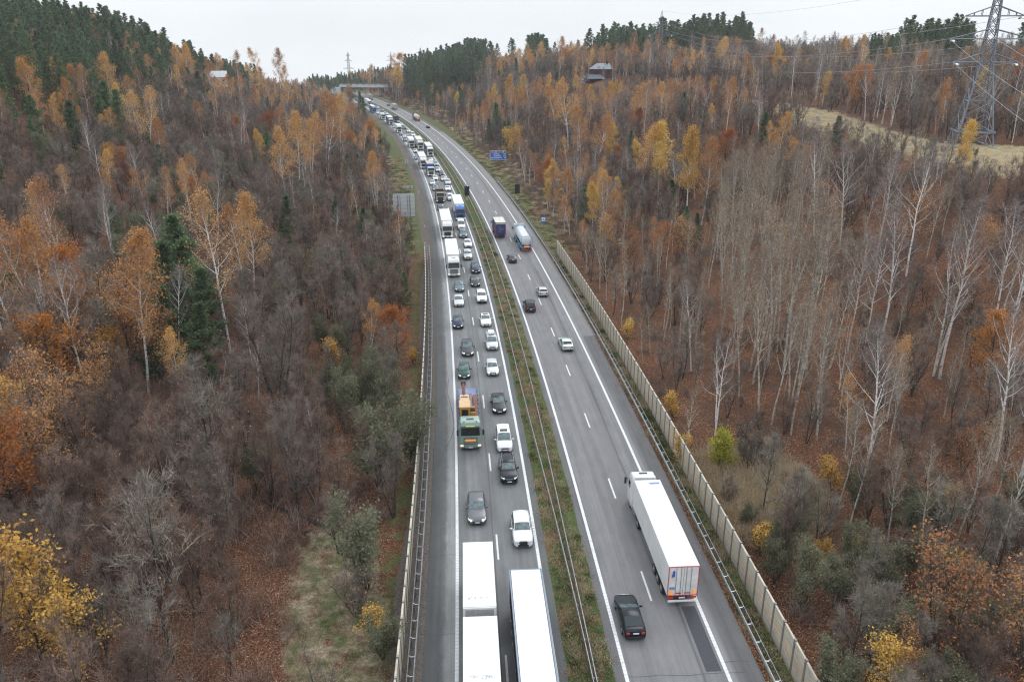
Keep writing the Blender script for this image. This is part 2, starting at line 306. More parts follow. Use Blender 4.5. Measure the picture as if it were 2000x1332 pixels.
# median: mounded grass
def median():
    mb = MB(); ys = ysamp(-60, 900, 2.0); prof = [(-1.75, .0), (-1.5, .035), (-.7, .12), (0, .15), (.7, .12), (1.5, .035), (1.75, .0)]; n = len(prof); rs = np.random.RandomState(9); uvs = []
    for y in ys:
        for d, z in prof:
            dd = d + rs.uniform(-.07, .07); x, yy = rp(y, dd); mb.v.append((float(x), float(yy), z + .006 + rs.uniform(0, .03))); uvs.append((dd, y))
    for k in range(len(ys) - 1):
        for j in range(n - 1): mb.f.append((k * n + j, k * n + j + 1, (k + 1) * n + j + 1, (k + 1) * n + j)); mb.m.append(0)
    m = bpy.data.materials.new('median grass'); m.use_nodes = True; t = m.node_tree; b = t.nodes['Principled BSDF']; b.inputs['Roughness'].default_value = .95; b.inputs['Specular IOR Level'].default_value = .1; L = t.links.new
    g = N(t, 'ShaderNodeNewGeometry')
    def noise(sc, de=6.0):
        q = N(t, 'ShaderNodeTexNoise', Scale=sc, Detail=de, Roughness=.7); L(g.outputs['Position'], q.inputs['Vector']); return q.outputs[0]
    def ramp(src, pts):
        r = N(t, 'ShaderNodeValToRGB'); e = r.color_ramp.elements
        while len(e) < len(pts): e.new(.5)
        for k, (p, c) in zip(e, pts): k.position = p; k.color = tuple(c) + (1,)
        L(src, r.inputs[0]); return r.outputs[0]
    a = ramp(noise(4), [(.25, (.028, .042, .014)), (.5, (.066, .086, .032)), (.75, (.14, .15, .07))]); c = ramp(noise(5), [(.25, (.05, .03, .018)), (.5, (.13, .085, .045)), (.75, (.22, .17, .10))])
    x = N(t, 'ShaderNodeMix', data_type='RGBA'); L(ramp(noise(.22, 4), [(.53, (0, 0, 0)), (.58, (1, 1, 1))]), x.inputs[0]); L(a, x.inputs[6]); L(c, x.inputs[7]); L(x.outputs[2], b.inputs['Base Color'])
    bp = N(t, 'ShaderNodeBump', Strength=.8, Distance=.1); L(noise(6), bp.inputs['Height']); L(bp.outputs[0], b.inputs['Normal'])
    me = mb.mesh('median', [m], smooth=80, fix=False); return struct('median_ground', me)
median()
def paint_mat(name, col, rumble=False):
    m = bpy.data.materials.new(name); m.use_nodes = True; t = m.node_tree; b = t.nodes['Principled BSDF']; b.inputs['Roughness'].default_value = .6; L = t.links.new
    g = N(t, 'ShaderNodeNewGeometry'); n = N(t, 'ShaderNodeTexNoise', Scale=2.5, Detail=7.0, Roughness=.75); L(g.outputs['Position'], n.inputs['Vector'])
    r = N(t, 'ShaderNodeValToRGB'); e = r.color_ramp.elements; e[0].position = .3; e[0].color = tuple(c * .62 for c in col) + (1,); e[1].position = .52; e[1].color = tuple(col) + (1,); L(n.outputs[0], r.inputs[0]); src = r.outputs[0]
    if rumble:
        uv = N(t, 'ShaderNodeUVMap', uv_map='lane'); sp = N(t, 'ShaderNodeSeparateXYZ'); L(uv.outputs[0], sp.inputs[0])
        fr = N(t, 'ShaderNodeMath', operation='MULTIPLY'); L(sp.outputs[1], fr.inputs[0]); fr.inputs[1].default_value = 2.6; f2 = N(t, 'ShaderNodeMath', operation='FRACT'); L(fr.outputs[0], f2.inputs[0])
        gt = N(t, 'ShaderNodeMath', operation='GREATER_THAN'); L(f2.outputs[0], gt.inputs[0]); gt.inputs[1].default_value = .8
        x = N(t, 'ShaderNodeMix', data_type='RGBA'); L(gt.outputs[0], x.inputs[0]); L(src, x.inputs[6]); x.inputs[7].default_value = (.46, .47, .48, 1); src = x.outputs[2]
    L(src, b.inputs['Base Color']); return m
PW = paint_mat('edge line paint', (.62, .63, .64), True); PD = paint_mat('lane dash paint', (.60, .60, .58))
for nm, d in (('left_road_outer_line', -9.95), ('left_road_inner_line', -2.57), ('right_road_inner_line', 2.57), ('right_road_outer_line', 10.13)):
    strip_obj(nm, [(d - .14, d + .14, -40, 860)], PW, .022, 3.0)
def dashes(name, d, y0, near=False):
    it = []; y = y0 - 16 * 6
    while y < 800:
        c = 1 / math.sqrt(1 + float(SL(y)) ** 2); it.append((d - .085, d + .085, y, y + 4 * c)); y += 16 * c
    strip_obj(name, it, PD, .022, 2.0)
dashes('left_road_dashes', -6.22, 61.07); dashes('right_road_dashes', 6.33, 54.6)
ASP = mat('fresh asphalt patch', (.052, .055, .062), .85, var=.12, scale=6)
strip_obj('road_patch', [(8.62, 9.78, 46.4, 53.7)], ASP, .018, 2)
TAR = mat('tar joint', (.045, .045, .048), .7)
def cracks():
    mb = MB(); uvs = []; rs = np.random.RandomState(4)
    def line(pts, w):
        for (a, b) in zip(pts[:-1], pts[1:]):
            x0, y0 = rp(*a[::-1]); x1, y1 = rp(*b[::-1]); dx, dy = x1 - x0, y1 - y0; l = math.hypot(dx, dy) or 1; nx, ny = -dy / l * w, dx / l * w
            o = len(mb.v); mb.v += [(x0 + nx, y0 + ny, .019), (x0 - nx, y0 - ny, .019), (x1 - nx, y1 - ny, .019), (x1 + nx, y1 + ny, .019)]; mb.f.append((o, o + 1, o + 2, o + 3)); mb.m.append(0)
    line([(-10.7, 103), (-10.9, 98), (-10.3, 92), (-10.1, 88), (-10.5, 85), (-11.7, 80.5), (-11.9, 78)], .03)
    for y in (51.5, 62, 88, 133, 171): 
        p = [( -12.4 + k * .9, y + rs.uniform(-.12, .12)) for k in range(4 if y != 171 else 12)]; line(p, .02)
    line([(2.7 + k * .8, 46.2 + rs.uniform(-.1, .1)) for k in range(12)], .025); line([(10.3 + k * .6, 47.3 + rs.uniform(-.1, .1)) for k in range(4)], .025)
    for k in range(9):
        y = rs.uniform(45, 90); d = rs.uniform(-12, -11); p = [(d, y)]
        for _ in range(6): p.append((p[-1][0] + rs.uniform(-.25, .3), p[-1][1] + rs.uniform(.2, .7)))
        line(p, .012)
    struct('road_cracks', mb.mesh('road_cracks', [TAR], fix=False))
cracks()
# ------------------------------------------------------------------ noise barriers, guard rails
CONC = mat('barrier concrete', (.41, .385, .35), .9, var=.16, scale=1.3, bump=.3)
def barrier_mat():
    m = bpy.data.materials.new('barrier panel'); m.use_nodes = True; t = m.node_tree; b = t.nodes['Principled BSDF']; b.inputs['Roughness'].default_value = .9; b.inputs['Specular IOR Level'].default_value = .2; L = t.links.new
    g = N(t, 'ShaderNodeNewGeometry'); sp = N(t, 'ShaderNodeSeparateXYZ'); L(g.outputs['Position'], sp.inputs[0])
    n = N(t, 'ShaderNodeTexNoise', Scale=.7, Detail=6.0, Roughness=.7); L(g.outputs['Position'], n.inputs['Vector'])
    oi = N(t, 'ShaderNodeObjectInfo')
    r = N(t, 'ShaderNodeMapRange'); r.inputs['From Max'].default_value = 3.2; L(sp.outputs[2], r.inputs['Value'])
    cr = N(t, 'ShaderNodeValToRGB'); cr.color_ramp.interpolation = 'LINEAR'; e = cr.color_ramp.elements
    pts = [(0, (.35, .32, .27)), (.30, (.45, .41, .34)), (.33, (.49, .40, .29)), (.54, (.51, .42, .31)), (.57, (.47, .425, .345)), (1, (.52, .47, .38))]
    while len(e) < len(pts): e.new(.5)
    for k, (p, c) in zip(e, pts): k.position = p; k.color = c + (1,)
    L(r.outputs[0], cr.inputs[0])
    mp = N(t, 'ShaderNodeMapping'); mp.inputs['Scale'].default_value = (1, 1, 9); L(g.outputs['Position'], mp.inputs[0]); n2 = N(t, 'ShaderNodeTexNoise', Scale=1.0, Detail=4.0); L(mp.outputs[0], n2.inputs['Vector'])
    def mul(x, src, lo, hi, a=.3, b_=.7):
        q = N(t, 'ShaderNodeMapRange'); q.inputs['From Min'].default_value = a; q.inputs['From Max'].default_value = b_; q.inputs['To Min'].default_value = lo; q.inputs['To Max'].default_value = hi; L(src, q.inputs['Value'])
        z = N(t, 'ShaderNodeMix', data_type='RGBA', blend_type='MULTIPLY'); z.inputs[0].default_value = 1; L(x, z.inputs[6]); L(q.outputs[0], z.inputs[7]); return z.outputs[2]
    c = mul(cr.outputs[0], n.outputs[0], .78, 1.1); c = mul(c, n2.outputs[0], .84, 1.08); c = mul(c, oi.outputs['Random'], .92, 1.05, 0, 1); L(c, b.inputs['Base Color'])
    bp = N(t, 'ShaderNodeBump', Strength=.35, Distance=.03); L(n2.outputs[0], bp.inputs['Height']); L(bp.outputs[0], b.inputs['Normal']); return m
BPM = barrier_mat(); POSTM = mat('barrier post steel', (.25, .25, .245), .6, .4, var=.15, scale=4)
GALV = mat('galvanised steel', (.35, .36, .37), .42, .7, var=.18, scale=2.0); GALD = mat('galvanised post', (.20, .205, .21), .55, .5, var=.2, scale=3)
def barrier(label, d, y0, y1, step=2.0, h=3.0):
    root = thing('noise_barrier', label, 'noise barrier', (float(rp(y0, d)[0]), float(rp(y0, d)[1]), 0))
    ox, oy = root.location.x, root.location.y; n = int((y1 - y0) / step); side = 1 if d > 0 else -1
    pm = MB(); pm.box((0, 0, h / 2 - .15), (.07, .09, h / 2 + .2)); pm.box((-.09 * side, 0, h / 2 - .15), (.02, .10, h / 2 + .2)); post = pm.mesh('barrier_post', [POSTM])
    qm = MB()
    for k in range(6): qm.bbox((0, 0, -.2 + (h - .05) / 12 + k * (h - .05) / 6 + .05), (.06, step / 2 - .085, (h - .05) / 12 - .006), .02, 0, 1)
    qm.box((0, 0, h - .005 - .1), (.075, step / 2 - .085, .035)); pan = qm.mesh('barrier_panel', [BPM])
    for k in range(n + 1):
        y = y0 + k * step; x, yy = rp(y, d); a = math.atan(SL(y))
        put('post', post, root, (x - ox, yy - oy, 0), -a)
        if k < n:
            x2, y2 = rp(y + step / 2, d); put('panel', pan, root, (x2 - ox, y2 - oy, 0), -math.atan(SL(y + step / 2)))
    return root
barrier('long pale concrete noise barrier beside the left carriageway', -14.1, 30, 168)
barrier('long pale concrete noise barrier with tan band beside the right carriageway', 14.9, 30, 171)
def rail(label, df, y0, y1, step, arm=0.0, z=.75, ptop=.78, double=False):
    """W-beam following the road, posts (with spacer arms) behind it."""
    root = thing('guard_rail', label, 'guard rail', (float(rp(y0, df(y0))[0]), float(rp(y0, df(y0))[1]), 0)); ox, oy = root.location.x, root.location.y
    ys = ysamp(y0, y1, 4.0); mb = MB(); prof = [(-.02, -.16), (.04, -.10), (-.005, -.02), (-.005, .02), (.04, .10), (-.02, .16), (-.045, .16), (.015, .09), (-.03, .0), (.015, -.09), (-.045, -.16)]
    sgn = 1 if arm <= 0 else -1; rings = []
    for y in ys:
        d = df(y); ring = []
        for a, b in prof: x, yy = rp(y, d + a * sgn); ring.append((float(x) - ox, float(yy) - oy, z - .0 + b - .12))
        rings.append(ring)
    mb.loft(rings); mb.build('beam', GALV, root)
    if arm:
        mb = MB(); rings = []
        for y in ys:
            ring = []
            for a, b in ((-.03, -.05), (.03, -.05), (.03, .05), (-.03, .05)): x, yy = rp(y, df(y) + arm * 1.25 + a); ring.append((float(x) - ox, float(yy) - oy, .62 + b))
            rings.append(ring)
        mb.loft(rings); mb.build('rear_bar', GALD, root)
    pm = MB(); pm.box((arm, 0, ptop / 2 - .1), (.055, .04, ptop / 2 + .1))
    if arm: pm.box((arm * .62, 0, ptop - .14), (abs(arm) * .62 - .02, .05, .05))
    post = pm.mesh('rail_post', [GALD if not arm else GALV]); k = 0; y = y0 + .5; rest = MB()
    while y < min(y1, 460):
        x, yy = rp(y, df(y) + (.06 if arm == 0 else 0)); a = -math.atan(SL(y))
        if k < 99: put('post', post, root, (x - ox, yy - oy, 0), a)
        else: rest.box((x - ox, yy - oy, .36), (.055, .04, .36))
        k += 1; y += step
    if rest.v: rest.build('post_row', GALD, root)['kind'] = 'stuff'
    return root
rail('steel guard rail on spaced posts beside the left shoulder in front of the noise barrier', lambda y: -13.05, 30, 178, 2.0, -.42)
rail('steel guard rail on spaced posts beside the right shoulder', lambda y: 13.0, 30, 265, 2.0, .42)
dl = lambda y: -1.03 * float(sm(y, 38, 105)) + .0
dr = lambda y: .22 + .3 * float(sm(y, 62, 110)) + .22 * float(sm(y, 130, 220))
rail('left one of the two steel guard rails along the grass median', dl, 25, 860, 4.0, 0)
rail('right one of the two steel guard rails along the grass median', dr, 25, 860, 4.0, 0)
rail('distant steel guard rail beside the right road near the bridge', lambda y: 13.4, 600, 800, 4.0, .3)
# ------------------------------------------------------------------ delineator posts
WHITE = mat('white plastic', (.72, .72, .71), .5, var=.05); BLACK = mat('black plastic', (.02, .02, .022), .5, var=.2)
dm = MB(); dm.loft([[(-.06, -.05, -.1), (.06, -.05, -.1), (.04, .06, -.1), (-.04, .06, -.1)], [(-.06, -.05, .78), (.06, -.05, .78), (.04, .06, .78), (-.04, .06, .78)]]); DPOST = dm.mesh('marker_post', [WHITE])
dm = MB(); dm.loft([[(-.063, -.053, .80), (.063, -.053, .80), (.043, .063, .80), (-.043, .063, .80)], [(-.063, -.053, .98), (.063, -.053, 1.02), (.043, .063, 1.06), (-.043, .063, 1.04)]]); DCAP = dm.mesh('marker_cap', [BLACK])
dm = MB(); dm.loft([[(-.062, -.052, .78), (.062, -.052, .78), (.042, .062, .78), (-.042, .062, .78)], [(-.062, -.052, .80), (.062, -.052, .80), (.042, .062, .80), (-.042, .062, .80)]])
for (u, v, lab, grp) in [(857 - 4, 478, 0, 0), (829, 445, 0, 0), (817.5, 378, 0, 0), (803, 329, 0, 0), (784.5, 295, 0, 0), (766, 266, 0, 0), (747, 247, 0, 0), (952, 322, 1, 1), (975.5, 351, 1, 1), (849, 272, 1, 1)]:
    if u == 853: u = 830
    x, y = at(u, v); t = thing('delineator_post', ['white delineator post with black top on the verge left of the left carriageway', 'white delineator post with black top on the grass right of the right carriageway'][lab], 'delineator post', (x, y, 0), 0, ['left verge delineator posts', 'right verge delineator posts'][grp])
    put('post', DPOST, t); put('cap', DCAP, t)
# ------------------------------------------------------------------ signs
SBLUE = mat('sign blue', (.012, .13, .50), .45, var=.04); SWHT = mat('sign white', (.78, .79, .80), .45, var=.03); SRED = mat('sign red', (.50, .03, .04), .45, var=.04); SGRN = mat('sign green', (.02, .32, .20), .45, var=.04); SGRY = mat('sign back aluminium', (.50, .52, .54), .5, .35, var=.08, scale=1.5)
SBLK = mat('display black', (.012, .013, .016), .35, var=.1); POLE = mat('sign pole', (.16, .165, .17), .5, .5, var=.1)
def text(txt, size, m, parent, loc, name='lettering', align='LEFT', bold=.01):
    c = bpy.data.curves.new(name, 'FONT'); c.body = txt; c.size = size; c.align_x = align; c.extrude = .004; c.offset = bold; c.materials.append(m)
    q = bpy.data.objects.new('q', c); COL.objects.link(q); bpy.context.view_layer.update(); me = bpy.data.meshes.new_from_object(q.evaluated_get(bpy.context.evaluated_depsgraph_get())); bpy.data.objects.remove(q)
    o = put(name, me, parent, loc); o.rotation_euler = (math.pi / 2, 0, 0); return o
def big_sign():
    x, y = at(973, 322); z = float(terr(x, y)); t = thing('direction_sign', 'large blue motorway direction sign on posts on the right verge', 'road sign', (x, y, z), R(6))
    w, h, zb = 3.05, 1.72, 3.35
    MB().bbox((0, 0, zb), (w, .03, h), .02).build('border', SWHT, t); MB().box((0, -.036, zb), (w - .09, .006, h - .09)).build('board', SBLUE, t)
    for k in range(4): MB().cyl((-2.3 + k * 1.5, .1, (zb + h) / 2 - .3), .06, (zb + h) / 2 + .1, 'z', 8).build('post', POLE, t)
    for k, (tx, m) in enumerate([('A5', SRED), ('E67', SGRN), ('A1', SRED), ('E85', SGRN)]):
        px = -2.05 + k * 1.32; b = MB().box((px, -.046, zb + 1.12), (.58, .005, .33)).build('route_shield', m, t); text(tx, .55, SWHT, b, (px, -.054, zb + .93), align='CENTER')
    for k, (a, n) in enumerate([('VILNIUS', '106'), ('KLAIPĖDA', '212'), ('MARIJAMPOLĖ', '60')]):
        text(a, .62 if k < 2 else .5, SWHT, t, (-1.75, -.046, zb + .2 - k * .68), bold=.012); text(n, .58, SWHT, t, (2.85, -.046, zb + .2 - k * .68), align='RIGHT', bold=.012)
    r = MB(); n = 24; r.v = [((.3 if i % 2 else .19) * math.cos(2 * math.pi * (i // 2) / n) - 2.28, -.046, zb - 1.0 + (.3 if i % 2 else .19) * math.sin(2 * math.pi * (i // 2) / n)) for i in range(2 * n)]
    r.f = [(2 * i, 2 * i + 1, (2 * i + 3) % (2 * n), (2 * i + 2) % (2 * n)) for i in range(n)]; r.m = [0] * n; r.box((-2.72, -.046, zb - 1.0), (.16, .004, .06)); r.build('roundabout_symbol', SWHT, t, fix=False)
big_sign()
def vms(u, v, label, h0=2.1):
    x, y = at(u, v); z = max(0, float(terr(x, y))); t = thing('message_sign', label, 'message sign', (x, y, z), R(8))
    MB().bbox((0, 0, h0 + 1.35), (.72, .14, 1.4), .05).build('display_housing', SBLK, t); MB().box((0, -.144, h0 + 1.35), (.62, .004, 1.28)).build('display', mat('display face', (.02, .022, .026), .25, var=.1), t)
    MB().tube([(0, .24, -.2), (0, .24, h0 + 3.6)], .08, 8).build('post', POLE, t); MB().box((0, .3, .5), (.2, .14, .5)).build('control_box', SGRY, t)
    bk = MB()
    for z_ in (h0 + .6, h0 + 2.1): bk.box((0, .17, z_), (.5, .04, .04))
    bk.build('bracket', POLE, t)
vms(912.5, 393, 'tall black message sign on a post in the grass median', 1.6); vms(1010.5, 391, 'tall black message sign on a post on the grass right of the right carriageway', 1.9)
def small_sign():
    x, y = hit(1061, 447); z = float(terr(x, y)); t = thing('service_sign', 'small blue roadside sign with a white square on the right slope', 'road sign', (x, y, z), R(8))
    zb = 2.3; MB().bbox((0, 0, zb), (.58, .02, .85), .02).build('board', SBLUE, t); MB().box((0, -.025, zb + .08), (.46, .004, .46)).build('white_field', SWHT, t)
    ic = MB(); ic.box((.05, -.033, zb - .02), (.28, .003, .06)); ic.box((.02, -.033, zb + .08), (.12, .003, .05))
    ic.v += [(-.3, -.036, zb - .05), (-.22, -.036, zb - .05), (.05, -.036, zb + .2), (.0, -.036, zb + .24)]; k = len(ic.v); ic.f.append((k - 4, k - 3, k - 2, k - 1)); ic.m.append(0)
    for xx in (-.1, .2): ic.cyl((xx, -.033, zb - .09), .055, .004, 'y', 12)
    ic.build('car_symbol', SBLK, t); MB().tube([(0, .06, -.2), (0, .06, zb + .8)], .04, 8).build('post', POLE, t)
small_sign()
def sign_back(u, v, w, h, zc_, label, npost, off=0.0, cols=2, rows=6):
    x, y = at(u, v); z = max(0, float(terr(x, y))); t = thing('sign_back', label, 'road sign', (x, y, z), R(7))
    MB().bbox((off, 0, zc_), (w, .03, h), .02).build('board', SGRY, t); fr = MB()
    for k in range(1, cols + 1): fr.box((off - w + 2 * w * k / (cols + 1), -.06, zc_), (.04, .03, h - .05))
    for k in range(1, rows): fr.box((off, -.045, zc_ - h + 2 * h * k / rows), (w - .05, .014, .018))
    fr.build('rear_frame', POLE, t)
    for k in range(npost): MB().tube([(off - w * .55 + (1.1 * w * k / max(1, npost - 1) if npost > 1 else w * .55), -.14, -.3), (off - w * .55 + (1.1 * w * k / max(1, npost - 1) if npost > 1 else w * .55), -.14, zc_ + h * .9)], .07, 8).build('post', POLE, t)
sign_back(791, 441, 2.7, 2.9, 5.2, 'large grey back of a sign half hidden by bushes beside the left carriageway', 2)
sign_back(797, 376, 1.55, .36, 1.6, 'low wide grey sign back on the verge beyond the large grey sign', 2, rows=1)
sign_back(794.5, 325, .62, .85, 1.7, 'small grey double sign back on the far left verge', 1, cols=1, rows=1)
# ------------------------------------------------------------------ road bridge
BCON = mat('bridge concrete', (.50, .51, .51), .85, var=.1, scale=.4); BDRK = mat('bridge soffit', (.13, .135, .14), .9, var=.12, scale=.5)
def bridge():
    y0 = 705.0; x0 = -121.0; a = math.atan(SL(y0)) * .35; t = thing('road_bridge', 'pale concrete road bridge crossing over the motorway far away', 'bridge', (x0, y0, 0), a)
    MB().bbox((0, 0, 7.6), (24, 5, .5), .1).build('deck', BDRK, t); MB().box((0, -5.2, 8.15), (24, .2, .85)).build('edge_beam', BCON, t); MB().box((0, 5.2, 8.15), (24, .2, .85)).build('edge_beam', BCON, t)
    for sy in (-5.2, 5.2):
        r = MB(); r.box((0, sy, 10.0), (24, .06, .09)); r.box((0, sy, 9.5), (24, .04, .05))
        for k in range(20): r.box((-23 + k * 2.4, sy, 9.5), (.06, .05, .5))
        r.build('railing', GALV, t)
        if sy < 0:
            for k in range(9): MB().box((-22 + k * 5.4, sy - .22, 9.35), (1.25, .03, .42)).build('railing_panel', BCON, t)
    for sx in (-20, 9.5):
        for sy in (-3.2, 0, 3.2): MB().cyl((sx, sy, 3.6), .45, 3.7, 'z', 12).build('pillar', BCON, t)
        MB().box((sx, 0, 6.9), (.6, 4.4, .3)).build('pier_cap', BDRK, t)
    for sx in (-25, 25): MB().box((sx, 0, 2.5), (2.0, 5.1, 4.6)).build('abutment', BCON, t)
    lx = thing('street_lamp', 'tall thin street lamp standing on the far road bridge', 'street lamp', (x0 - 8, y0 + 3, 8.1)); MB().tube([(0, 0, 0), (0, 0, 9.0), (.3, 0, 9.4), (1.2, 0, 9.6)], .11, 6).build('pole', GALV, lx); MB().bbox((1.6, 0, 9.6), (.5, .16, .09), .05).build('lamp_head', GALV, lx)
bridge()
# ------------------------------------------------------------------ pylons and lines
PYS = mat('pylon steel', (.21, .23, .26), .6, .3, var=.18, scale=.6); INS = mat('glass insulator', (.62, .74, .72), .2, var=.08); WIRE = mat('conductor', (.34, .35, .36), .5, .6, var=.05)
def pylon(label, X, Y, Hh=36.0, rz=0.0, zbase=None, bold=1.0, arms=(.53, .69, .85), span=(.17, .20, .15), detail=1, bw=.115):
    z = float(terr(X, Y)) if zbase is None else zbase; t = thing('lattice_pylon', label, 'pylon', (X, Y, z), rz, None); th = .0030 * Hh * bold * (1 if detail else 1.5)
    def half(k):            # half width of the body at relative height k
        return Hh * (bw * (1 - k / .5) + .036 * (k / .5) if k < .5 else .036 * (1 - (k - .5) / .5) + .016 * ((k - .5) / .5))
    def bar(mb, p, q, r): mb.tube([p, q], r, 4)
    legs = [(-1, -1), (1, -1), (1, 1), (-1, 1)]; lv = [0, .10, .20, .29, .37, .44, .5, .56, .62, .68, .74, .80, .86, .92, 1.0] if detail else [0, .15, .3, .42, .53, .62, .7, .78, .86, .93, 1.0]
    for sx, sy in legs:
        m = MB(); P = [(sx * half(k), sy * half(k), k * Hh) for k in (0, .25, .5, .75, 1.0)]; P[0] = (sx * half(-.02), sy * half(-.02), -.02 * Hh); m.tube(P, [th * 1.25, th * 1.15, th, th * .8, th * .6], 4); m.build('leg', PYS, t)
    br = MB()
    for k0, k1 in zip(lv[:-1], lv[1:]):
        for j in range(4):
            a, b = legs[j], legs[(j + 1) % 4]; h0, h1 = half(k0), half(k1)
            bar(br, (a[0] * h0, a[1] * h0, k0 * Hh), (b[0] * h1, b[1] * h1, k1 * Hh), th * .55); bar(br, (b[0] * h0, b[1] * h0, k0 * Hh), (a[0] * h1, a[1] * h1, k1 * Hh), th * .55)
            if k0 in (.10, .29, .5, .53, .69, .85, .62, .74, .86) or not detail: bar(br, (a[0] * h0, a[1] * h0, k0 * Hh), (b[0] * h0, b[1] * h0, k0 * Hh), th * .6)
    br.build('bracing', PYS, t); tips = []
    for ka, sp_ in zip(arms, span):
        for sx in (-1, 1):
            m = MB(); tip = (sx * sp_ * Hh, 0, ka * Hh); h0 = half(ka); h1 = half(ka + .055)
            for sy in (-1, 1):
                bar(m, (sx * h0, sy * h0, ka * Hh), tip, th * .8); bar(m, (sx * h1, sy * h1, (ka + .055) * Hh), tip, th * .6)
                for q in (.35, .65):
                    p0 = Vector((sx * h0, sy * h0, ka * Hh)).lerp(Vector(tip), q); p1 = Vector((sx * h1, sy * h1, (ka + .055) * Hh)).lerp(Vector(tip), q); bar(m, p0, p1, th * .45)
            m.build('cross_arm', PYS, t)
            ins = MB()
            for sy in (-1, 1):
                for dz in ((0,) if not detail else (-.12, .12)):
                    P = [(tip[0] - sx * .02 * Hh + dz, sy * (.006 + .045 * q) * Hh, tip[2] - .012 * Hh * q - .006 * Hh) for q in (0, .2, .25, .85, .9, 1)]
                    ins.tube(P, [.03, .03, .0042 * Hh, .0042 * Hh, .03, .03], 8)
            ins.build('insulator', INS, t); tips.append(tip)
    m = MB(); m.tube([(0, 0, Hh), (0, 0, Hh * 1.07)], th * .7, 4)
    if detail:
        for sx in (-1, 1): bar(m, (sx * half(1), 0, Hh), (0, 0, Hh * 1.06), th * .5)
    m.build('peak', PYS, t)
    if detail:
        fm = MB(); h0 = half(.10) * 1.12
        for sx, sy, ax in ((0, -1, 0), (0, 1, 0), (-1, 0, 1), (1, 0, 1)): fm.box((sx * h0, sy * h0, .10 * Hh), (h0 if ax == 0 else th * .7, h0 if ax else th * .7, th))
        fm.build('anti_climb_frame', PYS, t)
        for sx, sy in legs: MB().box((sx * half(0), sy * half(0), .1), (.5, .5, .35)).build('footing', CONC, t)
    M = Matrix.Translation((X, Y, z)) @ Matrix.Rotation(rz, 4, 'Z'); return [M @ Vector(p) for p in tips], M @ Vector((0, 0, Hh * 1.06))
zc1 = 176.0
def at_depth(u, v, zc): x = (u - 1000) / F * zc; y = (666 - v) / F * zc; return x, zc * CT + y * ST, CAM_H - zc * ST + y * CT
PX, PY = hit(1893, 286); zc1 = proj(PX, PY, float(terr(PX, PY)))[2]; T1, G1 = pylon('large steel lattice pylon standing tall in dry grass at the right edge', PX, PY, 33.3 * zc1 / 176.0, R(-16), None, 1.55, (.525, .665, .80), (.19, .235, .17))
PX, PY, PZ = at_depth(1285, 156, 452); T2, G2 = pylon('grey steel lattice pylon in front of the tall pines on the right plateau', PX, PY, 34.0, R(-10), PZ, 1.7)
PX, PY, PZ = at_depth(823, 152, 700); T3, G3 = pylon('slender lattice pylon in front of distant pines right of the bridge', PX, PY, 25.0, R(-6), PZ - 1, detail=0)
PX, PY, PZ = at_depth(683, 160, 1060); T4, G4 = pylon('wide distant pylon rising from trees behind the left end of the bridge', PX, PY, 36.0, 0, PZ, detail=0, arms=(.45, .72, .9), span=(.2, .14, .07), bw=.05)
PX, PY, PZ = at_depth(765, 150, 1000); pylon('faint thin distant pylon above trees behind the right end of the bridge', PX, PY, 30.0, 0, PZ - 2, detail=0, bw=.06)
def cable(name, A, B, sag, r, label, group):
    P = [A.lerp(B, k / 24) - Vector((0, 0, sag * 4 * (k / 24) * (1 - k / 24))) for k in range(25)]; o = MB().tube(P, r, 4).build(name, WIRE); return tag(o, label, 'power line', group)
for k in range(6):
    cable('power_line', T1[k], T2[k], 7.0, .035, 'grey power line strung from the large right pylon to the pylon by the tall pines', 'power lines between the two nearer pylons')
    cable('power_line', T2[k], T3[k], 6.0, .04, 'thin power line strung from the plateau pylon to the distant pylon by the bridge', 'power lines to the distant pylon')
    o = T1[k]; e = Vector((55 + (k % 2) * 13, -70, o.z - 6)); cable('power_line', o, e, 15.0, .035, 'grey power line running from the large right pylon out of the right edge', 'power lines leaving the large pylon to the right')
cable('power_line', G1, G2, 5.0, .03, 'topmost thin earth wire between the large right pylon and the plateau pylon', None)
def wood_pole():
    x, y, z = at_depth(963, 152, 560); t = thing('utility_pole', 'plain grey utility pole with two cross arms among the far right trees', 'utility pole', (x, y, z - 1))
    MB().tube([(0, 0, -2), (0, 0, 22)], [.28, .18], 8).build('pole', POLE, t)
    for zz in (20.0, 15.5): MB().box((0, 0, zz), (3.0 if zz > 18 else 2.2, .12, .12)).build('cross_arm', POLE, t)
wood_pole()
